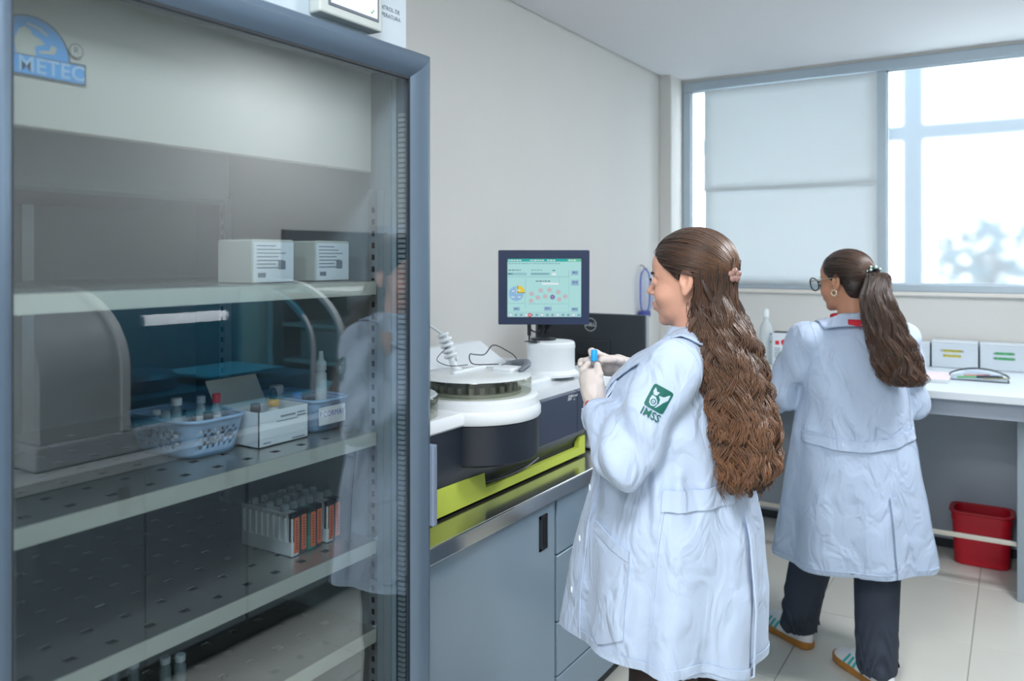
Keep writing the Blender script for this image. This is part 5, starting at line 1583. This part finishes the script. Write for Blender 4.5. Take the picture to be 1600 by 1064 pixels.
# gloves
lg = hand(W1, [([(.128, -.180, 1.188), (.116, -.196, 1.222), (.104, -.212, 1.247)], [.0255, .029, .024], .01),
               ([(.122, -.190, 1.205), (.100, -.222, 1.240)], [.027, .026], .012),
               ([(.103, -.228, 1.246), (.097, -.243, 1.264), (.084, -.234, 1.281)], [.0112, .0098, .0082], .006),     # index
               ([(.108, -.190, 1.232), (.102, -.190, 1.258), (.086, -.206, 1.279)], [.0125, .0108, .0085], .006),     # thumb
               ([(.092, -.230, 1.238), (.078, -.245, 1.256), (.068, -.228, 1.264)], [.0108, .0096, .008], .004),      # middle
               ([(.088, -.226, 1.226), (.070, -.240, 1.240), (.064, -.222, 1.246)], [.0104, .0092, .008], .004),      # ring
               ([(.088, -.218, 1.214), (.070, -.228, 1.224), (.068, -.212, 1.229)], [.0096, .0085, .0075], .004)], M_glove, 'glove')
rg_ = hand(W1, [([(-.090, -.176, 1.242), (-.062, -.186, 1.254), (-.005, -.205, 1.270), (.022, -.214, 1.276)], [.023, .025, .027, .021], .01),
                ([(-.02, -.21, 1.258), (.02, -.222, 1.262)], [.022, .018], .01),
                ([(.022, -.222, 1.288), (.046, -.240, 1.303), (.066, -.238, 1.309), (.080, -.228, 1.303)], [.0108, .0098, .009, .0078], .005),
                ([(.024, -.226, 1.276), (.050, -.256, 1.283), (.072, -.266, 1.281), (.088, -.258, 1.276)], [.0108, .0098, .009, .0078], .004),
                ([(.020, -.226, 1.262), (.046, -.254, 1.268), (.066, -.264, 1.266), (.080, -.256, 1.262)], [.0104, .0094, .0086, .0075], .004),
                ([(.012, -.224, 1.250), (.034, -.248, 1.254), (.052, -.256, 1.254)], [.0095, .0085, .0072], .004),
                ([(-.022, -.190, 1.266), (.016, -.184, 1.284), (.046, -.188, 1.291), (.070, -.204, 1.291)], [.0135, .0118, .0105, .0088], .006)], M_glove, 'glove')
# red bracelet above the near glove
wv_ = Vector(arms1[1]['w']); fv_ = (wv_-Vector(arms1[1]['e'])).normalized(); o1 = fv_.orthogonal().normalized(); o2 = fv_.cross(o1)
rgp = [tuple(wv_-fv_*.004+(o1*math.cos(a)+o2*math.sin(a))*.0285) for a in [2*PI*i/24 for i in range(25)]]
obj('glove_cuff', MB().tube([tuple(Vector(q)+fv_*.012) for q in rgp], .0022, 6, cap=False), M_glove, W1, smooth=True, local=True)
br = obj('bracelet', MB().tube(rgp, .0032, 6, cap=False), mat('bracelet_red', (190, 40, 40), .5), W1, smooth=True, local=True); br['label'] = 'thin red bracelet'
trousers(W1, legs1, mat('trousers_brown', (46, 34, 32), .8, bump=.1, bscale=500), 1.0)
for sx in (1, -1): shoe(W1, (sx*.10, .055), (sx*.105, -.19), mat('shoe_black', (40, 40, 42), .5), mat('sole_black', (30, 30, 32), .6), None, 'shoe')
# hair: combed crown and long wavy fall
rn = np.random.default_rng(11)
pa = cap_paths(C1, R1, (.012, .108, -.004), 1500, rn, hair_line, .0008)
sec = [(1.535, 0, .070, .050, .036), (1.49, 0, .070, .070, .048), (1.44, 0, .068, .080, .058), (1.36, 0, .092, .100, .066), (1.25, 0, .122, .114, .062), (1.15, 0, .146, .120, .058), (1.06, 0, .156, .116, .056), (.99, -.005, .154, .096, .044)]
def fall(sec, nlock, per, rn, wave, wl, rad, zend):
    zt = np.array([s[0] for s in sec])[::-1]; ct = np.array(sec)[::-1]
    out = []
    for L in range(nlock):
        ph = rn.uniform(0, 2*PI); rr0 = math.sqrt(rn.uniform(.12, 1)); zb = zend+abs(rn.normal())*.035+.02*(1-math.sin(ph))
        z0 = rn.uniform(1.40, 1.53) if rr0 > .6 else rn.uniform(1.44, 1.53)
        p1, p2, wlk = rn.uniform(0, 2*PI), rn.uniform(0, 2*PI), wl*rn.uniform(.8, 1.25)
        tone0 = rn.random()
        # rooted on the back of the skull, under the combed crown
        az = rn.uniform(-1.32, 1.32) if rr0 > .5 else rn.uniform(-.6, .6); el = rn.uniform(-.75, .15)
        sv = np.array((math.sin(az)*math.cos(el), math.cos(az)*math.cos(el), math.sin(el)))
        S0 = R1 @ (np.array((0, .012, .030))+np.array((.081, .100, .086))*sv)+np.array(C1)
        ph = math.atan2(max(.05, math.cos(az))*rn.uniform(-.4, 1), math.sin(az)+rn.normal()*.25)
        z0 = S0[2]
        for s in range(per):
            n = 34; t = np.linspace(0, 1, n); z = z0+(zb+rn.normal()*.012-z0)*t
            cx = np.interp(z, zt, ct[:, 1]); cy = np.interp(z, zt, ct[:, 2]); a = np.interp(z, zt, ct[:, 3]); b = np.interp(z, zt, ct[:, 4])
            rr = min(1.0, rr0+rn.normal()*.05); pp = ph+rn.normal()*.09
            am = wave*np.clip(t*2.2, 0, 1)
            w1 = am*np.sin(2*PI*(z0-z)/wlk+p1+rn.normal()*.25); w2 = am*np.sin(2*PI*(z0-z)/(wlk*1.15)+p2+rn.normal()*.25)
            x = cx+a*rr*np.cos(pp)+w1; y = cy+b*rr*np.sin(pp)+w2
            k = np.clip(t/.30, 0, 1); k = k*k*(3-2*k)
            S = S0+rn.normal(size=3)*.004
            x = S[0]*(1-k)+x*k; y = S[1]*(1-k)+y*k
            out.append((np.stack([x, y, z], 1), rad*(.7+.6*rn.random()), float(np.clip(tone0*.8+.2*rn.random(), 0, 1)**1.6)))
    return out
pa += fall(sec, 190, 24, rn, .0135, .100, .0009, 1.015)
for k in range(14):
    x0 = .062+.012*rn.random(); y0 = .035+.015*rn.random(); fr_ = rn.uniform(7, 11)
    pa.append(([(x0+.05*t+.007*math.sin(fr_*t*2+k), y0+.045*t+.006*math.cos(fr_*t*2+k), 1.445-.20*t) for t in np.linspace(0, 1, 34)], .0006, .35))
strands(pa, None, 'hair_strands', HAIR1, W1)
# dense inner mass under the strands
gm = G(rng_(-.15, .15, .006), rng_(-.02, .24, .006), rng_(.985, 1.56, .006))
aa, bb_, cyy = [np.interp(gm.z, [s[0] for s in sec][::-1], [s[i] for s in sec][::-1]).astype(np.float32) for i in (3, 4, 2)]
zz_ = gm.z
q_ = np.sqrt((gm.x/(aa*.86))**2+((gm.y-cyy)/(bb_*.80))**2); phh = np.arctan2(gm.y-cyy, gm.x)
dm = (q_-1)*np.minimum(aa, bb_)*.8+.004*np.sin(11*phh+14*np.sin(9*zz_))+.003*np.sin(70*zz_+6*phh)
dm = np.maximum(dm, np.maximum(1.03+.02*np.sin(9*phh)-zz_, zz_-1.545))
V_, F_ = gm.mesh(np.asarray(dm, np.float32)); V_ = smooth_verts(V_, F_, 2, .5)
mesh_obj('hair_fall', V_, F_, M_hb1, W1)
# flower clip
fc = Vector(R1 @ np.array((.030, .112, .000)))+Vector(C1); fo_ = Vector((.55, .83, 0)).normalized()
fm = MB(); Mf = frame(fc+fo_*.006, fo_.cross(Vector((0, 0, 1))), (0, 0, 1))
for k in range(5):
    a = 2*PI*k/5+.3; fm.lathe([(0, -.003), (.0075, -.002), (.0085, .001), (.006, .0035), (0, .004)], (.0095*math.cos(a), .0095*math.sin(a), 0), 10)
fm.lathe([(0, .0), (.006, .002), (.004, .006), (0, .007)], (0, 0, 0), 10); fm.xf(Mf)
cl_ = obj('hair_clip', fm, mat('clip_mauve', (150, 116, 108), .3), W1, smooth=True, local=True); cl_['label'] = 'mauve flower shaped hair clip'

# the tube she holds (a thing of its own)
def w1w(p):
    a = math.radians(-99); return Vector((W1.location.x+p[0]*math.cos(a)-p[1]*math.sin(a), W1.location.y+p[0]*math.sin(a)+p[1]*math.cos(a), p[2]))
tp_, bt_ = w1w((.081, -.219, 1.316)), w1w((.083, -.221, 1.247))
ax = (tp_-bt_).normalized()
tt = thing('test_tube', 'small blood tube with a bright blue cap held between gloved fingers', 'tube', bt_[:])
obj('tube_glass', MB().tube([bt_[:], (bt_+ax*.004)[:], (tp_-ax*.02)[:]], [.003, .0062, .0062], 14), mat('tube_clear', (196, 204, 210), .08, trans=.8), tt, smooth='auto')
obj('tube_content', MB().tube([(bt_+ax*.003)[:], (bt_+ax*.030)[:]], [.003, .0048], 12), mat('blood_dark', (92, 70, 72), .3), tt, smooth='auto')
obj('tube_cap', MB().tube([(tp_-ax*.028)[:], (tp_-ax*.027)[:], (tp_-ax*.002)[:], tp_[:]], [.0074, .0084, .0082, .0068], 18), mat('cap_bright_blue', (28, 160, 232), .4), tt, smooth='auto')

# ================================================================ WOMAN WITH THE PONYTAIL
W2 = thing('person', 'woman in a white coat with glasses and dark ponytail facing the window desk', 'person', (-.53, 3.265, 0), math.radians(-155))
C2 = (.020, -.020, 1.462); R2 = Rzx(39, 6)
arms2 = {1: dict(s=(.170, .01, 1.240), e=(.252, -.06, 1.020), w=(.185, -.265, 1.060), r=(.068, .064, .046), ph=1.4),
         -1: dict(s=(-.170, .01, 1.240), e=(-.225, -.05, 1.005), w=(-.14, -.255, 1.045), r=(.068, .062, .046), ph=.2)}
legs2 = {1: ((.085, -.01, .84), (.110, -.085, .46), (.155, -.195, .085), (.24, -.33, .04)), -1: ((-.085, .0, .84), (-.080, .04, .46), (-.052, .115, .085), (-.01, .0, .04))}
make_body(W2, C2, R2, arms2, legs2, M_skin2, 1.325)
def hair_line2(z): return hair_line(z)+np.float32(.004)
make_haircap(W2, C2, R2, M_hb2, .006)
tab2 = [(.420, .270, .225, .215, 0), (.60, .250, .205, .195, 0), (.78, .226, .185, .165, 0), (.88, .212, .170, .145, 0), (1.00, .196, .160, .132, 0), (1.12, .186, .150, .126, 0),
        (1.19, .170, .125, .112, .002), (1.245, .130, .095, .092, .008), (1.275, .095, .076, .080, .012), (1.305, .074, .066, .068, .014), (1.325, .066, .060, .062, .016)]
def folds2(ph, z):
    A = .011*np.clip((.90-z)/.45, 0, 1)
    f = A*np.cos(7*ph+.4)+.6*A*np.cos(4*ph+1.2)
    f = f+.0040*np.cos(13*ph+12*z)*np.exp(-((z-.90)/.07)**2)+.0035*np.sin(22*z+4*ph)*np.exp(-((z-1.02)/.1)**2)
    return f.astype(np.float32)
g2 = G(rng_(-.34, .36, .0062), rng_(-.32, .26, .0062), rng_(.40, 1.34, .0062))
coat2, bv2, _, _ = make_coat(W2, 'lab_coat', M_coat2, tab2, folds2, arms2, g2, .42)
patch(bv2, lambda u, v: (.30+2.55*u, .895-.034*math.sin(PI*u)-.02*(1-u)+.036*v), 36, 3, 0, .006, .004, 'half_belt', M_coat2, W2)
button(bv2, 1.95, .885, 0, W2, M_btn); button(bv2, 1.05, .875, 0, W2, M_btn)
patch(bv2, lambda u, v: (1.98+.42*v*(.35+.65*u), .70-.275*u), 16, 5, 0, .007, .004, 'back_vent_flap', M_coat2, W2)
patch(bv2, lambda u, v: (2.75+.016*v, .43+.80*u), 40, 1, 0, .0018, .0022, 'side_seam', M_coat2, W2)
patch(bv2, lambda u, v: (.36+.016*v, .43+.80*u), 40, 1, 0, .0018, .0022, 'side_seam', M_coat2, W2)
patch(bv2, lambda u, v: (2*PI*u, .422+.018*v), 80, 1, 0, .002, .002, 'hem', M_coat2, W2)
for sx in (1, -1):
    collar(bv2, [(0, .078, 1.345), (sx*.056, .055, 1.340), (sx*.076, .0, 1.318), (sx*.060, -.06, 1.275), (sx*.032, -.12, 1.18)],
           [(0, .119, 1.303), (sx*.095, .088, 1.293), (sx*.140, .0, 1.262), (sx*.128, -.07, 1.235), (sx*.090, -.14, 1.16)], W2, M_coat2)
for sg in (1, -1): seam_ring(bv2, (arms2[sg]['s'][0]*.82, arms2[sg]['s'][1], arms2[sg]['s'][2]-.02), (sg*.95, -.1, -.22), W2, M_coat2)
# red top showing in the collar
ng = [(.074*math.cos(a), .014+.068*math.sin(a), 1.328) for a in [2*PI*i/28 for i in range(29)]]
nb = obj('red_neckline', MB().tube(ng, .010, 8, cap=False), mat('red_cloth', (196, 34, 52), .7), W2, smooth=True, local=True)
rp = []
for i in range(11):
    u = i/10; x = -.055+.10*u; rp.append([(x, .108+.012*math.sin(PI*u), 1.302), (x, .100+.012*math.sin(PI*u), 1.324)])
o = obj('red_collar_edge', MB().grid(rp), MATS['red_cloth'], W2, smooth=True, local=True); md = o.modifiers.new('t', 'SOLIDIFY'); md.thickness = .012
A = arms2[1]; s_, e_ = Vector(A['s']), Vector(A['e']); up_ = (s_-e_).normalized(); cb_ = e_.lerp(s_, .52)
ol = Vector((.75, -.66, 0)); out_ = (ol-up_*ol.dot(up_)).normalized()
badge(bv2, cb_+out_*.05, out_, up_, W2, M_coat2)
for sg in (1, -1):
    A = arms2[sg]; w = np.array(A['w']); e = np.array(A['e']); f_ = (w-e)/np.linalg.norm(w-e); up2 = np.array((0, 0, 1.0)); sd = np.cross(f_, up2); sd /= np.linalg.norm(sd)
    pp = lambda a, b, c: tuple(w+f_*a+sd*b+up2*c)
    pr_ = [([pp(-.01, 0, 0), pp(.03, 0, 0), pp(.075, 0, -.004)], [.024, .027, .024], .01), ([pp(.04, -.015, -.002), pp(.075, .018, -.006)], [.02, .02], .012)]
    for k, (b, L) in enumerate(((-.026, .066), (-.009, .074), (.009, .070), (.025, .056))):
        pr_.append(([pp(.082, b, -.004), pp(.082+L*.5, b*1.05, -.018), pp(.082+L*.85, b*1.0, -.042)], [.0102, .0092, .0075], .004))
    pr_.append(([pp(.03, -sg*.022, -.006), pp(.058, -sg*.044, -.022), pp(.085, -sg*.040, -.040)], [.0125, .0108, .0085], .006))
    hand(W2, pr_, M_glove, 'glove', .003)
trousers(W2, legs2, mat('trousers_slate', (52, 60, 74), .8, bump=.1, bscale=500), .98, r=(.100, .082, .070))
Mws = mat('shoe_white', (226, 230, 234), .5); Mgum = mat('gum_sole', (176, 122, 56), .5); Mtl = mat('stripe_teal', (60, 186, 186), .5)
shoe(W2, (.118, -.140), (.278, -.398), Mws, Mgum, Mtl, 'shoe')
shoe(W2, (-.082, .178), (.028, -.105), Mws, Mgum, Mtl, 'shoe')
# slick combed hair, scrunchie, ponytail
rn = np.random.default_rng(5)
tie_h = (-.004, .104, .018)
pa = cap_paths(C2, R2, tie_h, 1300, rn, hair_line2, .0008, -.004, .1)
tie = R2 @ np.array((-.004, .112, .018))+np.array(C2)
ponyc = [tuple(tie), tuple(tie+np.array((-.012, .030, -.012))), (-.040, .150, 1.40), (-.066, .165, 1.30), (-.092, .172, 1.21), (-.118, .172, 1.13), (-.130, .165, 1.085)]
pcs = np.array([q[:] for q in spline(ponyc, 6)]); NP = len(pcs)
prad = np.interp(np.linspace(0, 1, NP), [0, .12, .35, .6, .85, 1], [.016, .032, .056, .076, .076, .040])
for L in range(120):
    ph = rn.uniform(0, 2*PI); r0 = math.sqrt(rn.uniform(.1, 1)); p1 = rn.uniform(0, 6.28); wlk = rn.uniform(.09, .13); t0 = rn.random()
    for s in range(17):
        r_ = min(1.05, r0+rn.normal()*.06); a_ = ph+rn.normal()*.10; end = int(NP*(.84+.16*rn.random()))
        P_ = pcs[:end]; t_ = np.arange(end)/NP
        w_ = .016*t_*np.sin(2*PI*t_*.42/wlk+p1+rn.normal()*.2); w2_ = .013*t_*np.cos(2*PI*t_*.42/wlk+p1*1.7)
        off = np.stack([prad[:end]*r_*np.cos(a_)+w_, prad[:end]*.62*r_*np.sin(a_)+w2_, np.zeros(end)+.003*r_], 1)
        pa.append((P_+off, .0010*(.7+.6*rn.random()), float(np.clip(t0*.7+.3*rn.random(), 0, 1)**1.4)))
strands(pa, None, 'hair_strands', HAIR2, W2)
obj('ponytail', MB().tube([tuple(q) for q in pcs[:-3]], list(prad[:-3]*.42), 14), M_hb2, W2, smooth=True, local=True)
sc_ = MB(); tv = Vector(tie); td = Vector(ponyc[1])-tv; td.normalize(); o1 = td.orthogonal().normalized(); o2 = td.cross(o1)
ringp = [tuple(tv+td*.006+(o1*math.cos(a)+o2*math.sin(a))*.020) for a in [2*PI*i/20 for i in range(21)]]
st_ = obj('scrunchie', MB().tube(ringp, .008, 8, cap=False), M_black, W2, smooth=True, local=True)
for k in range(16):
    a = 2*PI*k/16; q = tv+td*(.006+.006*(-1)**k)+(o1*math.cos(a)+o2*math.sin(a))*.0275
    obj('bead', MB().lathe([(.0052*math.sin(PI*i/6), -.0052*math.cos(PI*i/6)) for i in range(7)], q, 8), mat('bead_mint', (196, 226, 214), .25), st_, smooth=True, local=True)
# glasses and hoop earring
Rm = Matrix(R2.tolist()); Cv = Vector(C2)
hp = lambda x, y, z: tuple(Rm @ Vector((x, y, z))+Cv)
gl = MB()
for sx in (1, -1):
    lens = [(sx*(.035+.030*math.cos(a)), -.116+.012*abs(math.cos(a))*(.6 if math.cos(a)*1 > 0 else .0), -.005+.024*math.sin(a)+.005*math.cos(a)) for a in [2*PI*i/24 for i in range(25)]]
    gl.tube([hp(*q) for q in lens], .0028, 6, cap=False)
gl.tube([hp(-.008, -.116, .004), hp(0, -.118, .007), hp(.008, -.116, .004)], .002, 6)
fg = obj('glasses_frame', gl, M_black, W2, smooth=True, local=True)
ar = MB()
for sx in (1, -1): ar.tube([hp(sx*.062, -.108, .006), hp(sx*.074, -.06, .010), hp(sx*.078, .0, .010), hp(sx*.078, .016, .0)], .0016, 6)
obj('temple_arms', ar, mat('gold_wire', (206, 190, 160), .3, metal=.6), fg, smooth=True, local=True)
for sx in (1, -1):
    lens = [hp(sx*(.034+.026*math.cos(a)), -.114, -.004+.020*math.sin(a)+.004*math.cos(a)) for a in [2*PI*i/20 for i in range(20)]]
    obj('lens', MB().add(lens, [tuple(range(20))]), mat_pane('lens_clear', (.92, .95, .96), 1.5), fg, local=True)
for sx in (1, -1):
    er = [hp(sx*.080, .004+.011*math.cos(a), -.046+.011*math.sin(a)) for a in [2*PI*i/20 for i in range(21)]]
    obj('hoop_earring', MB().tube(er, .0026, 8, cap=False), mat('pearl_gold', (230, 216, 190), .2, metal=.4), W2, smooth=True, local=True)
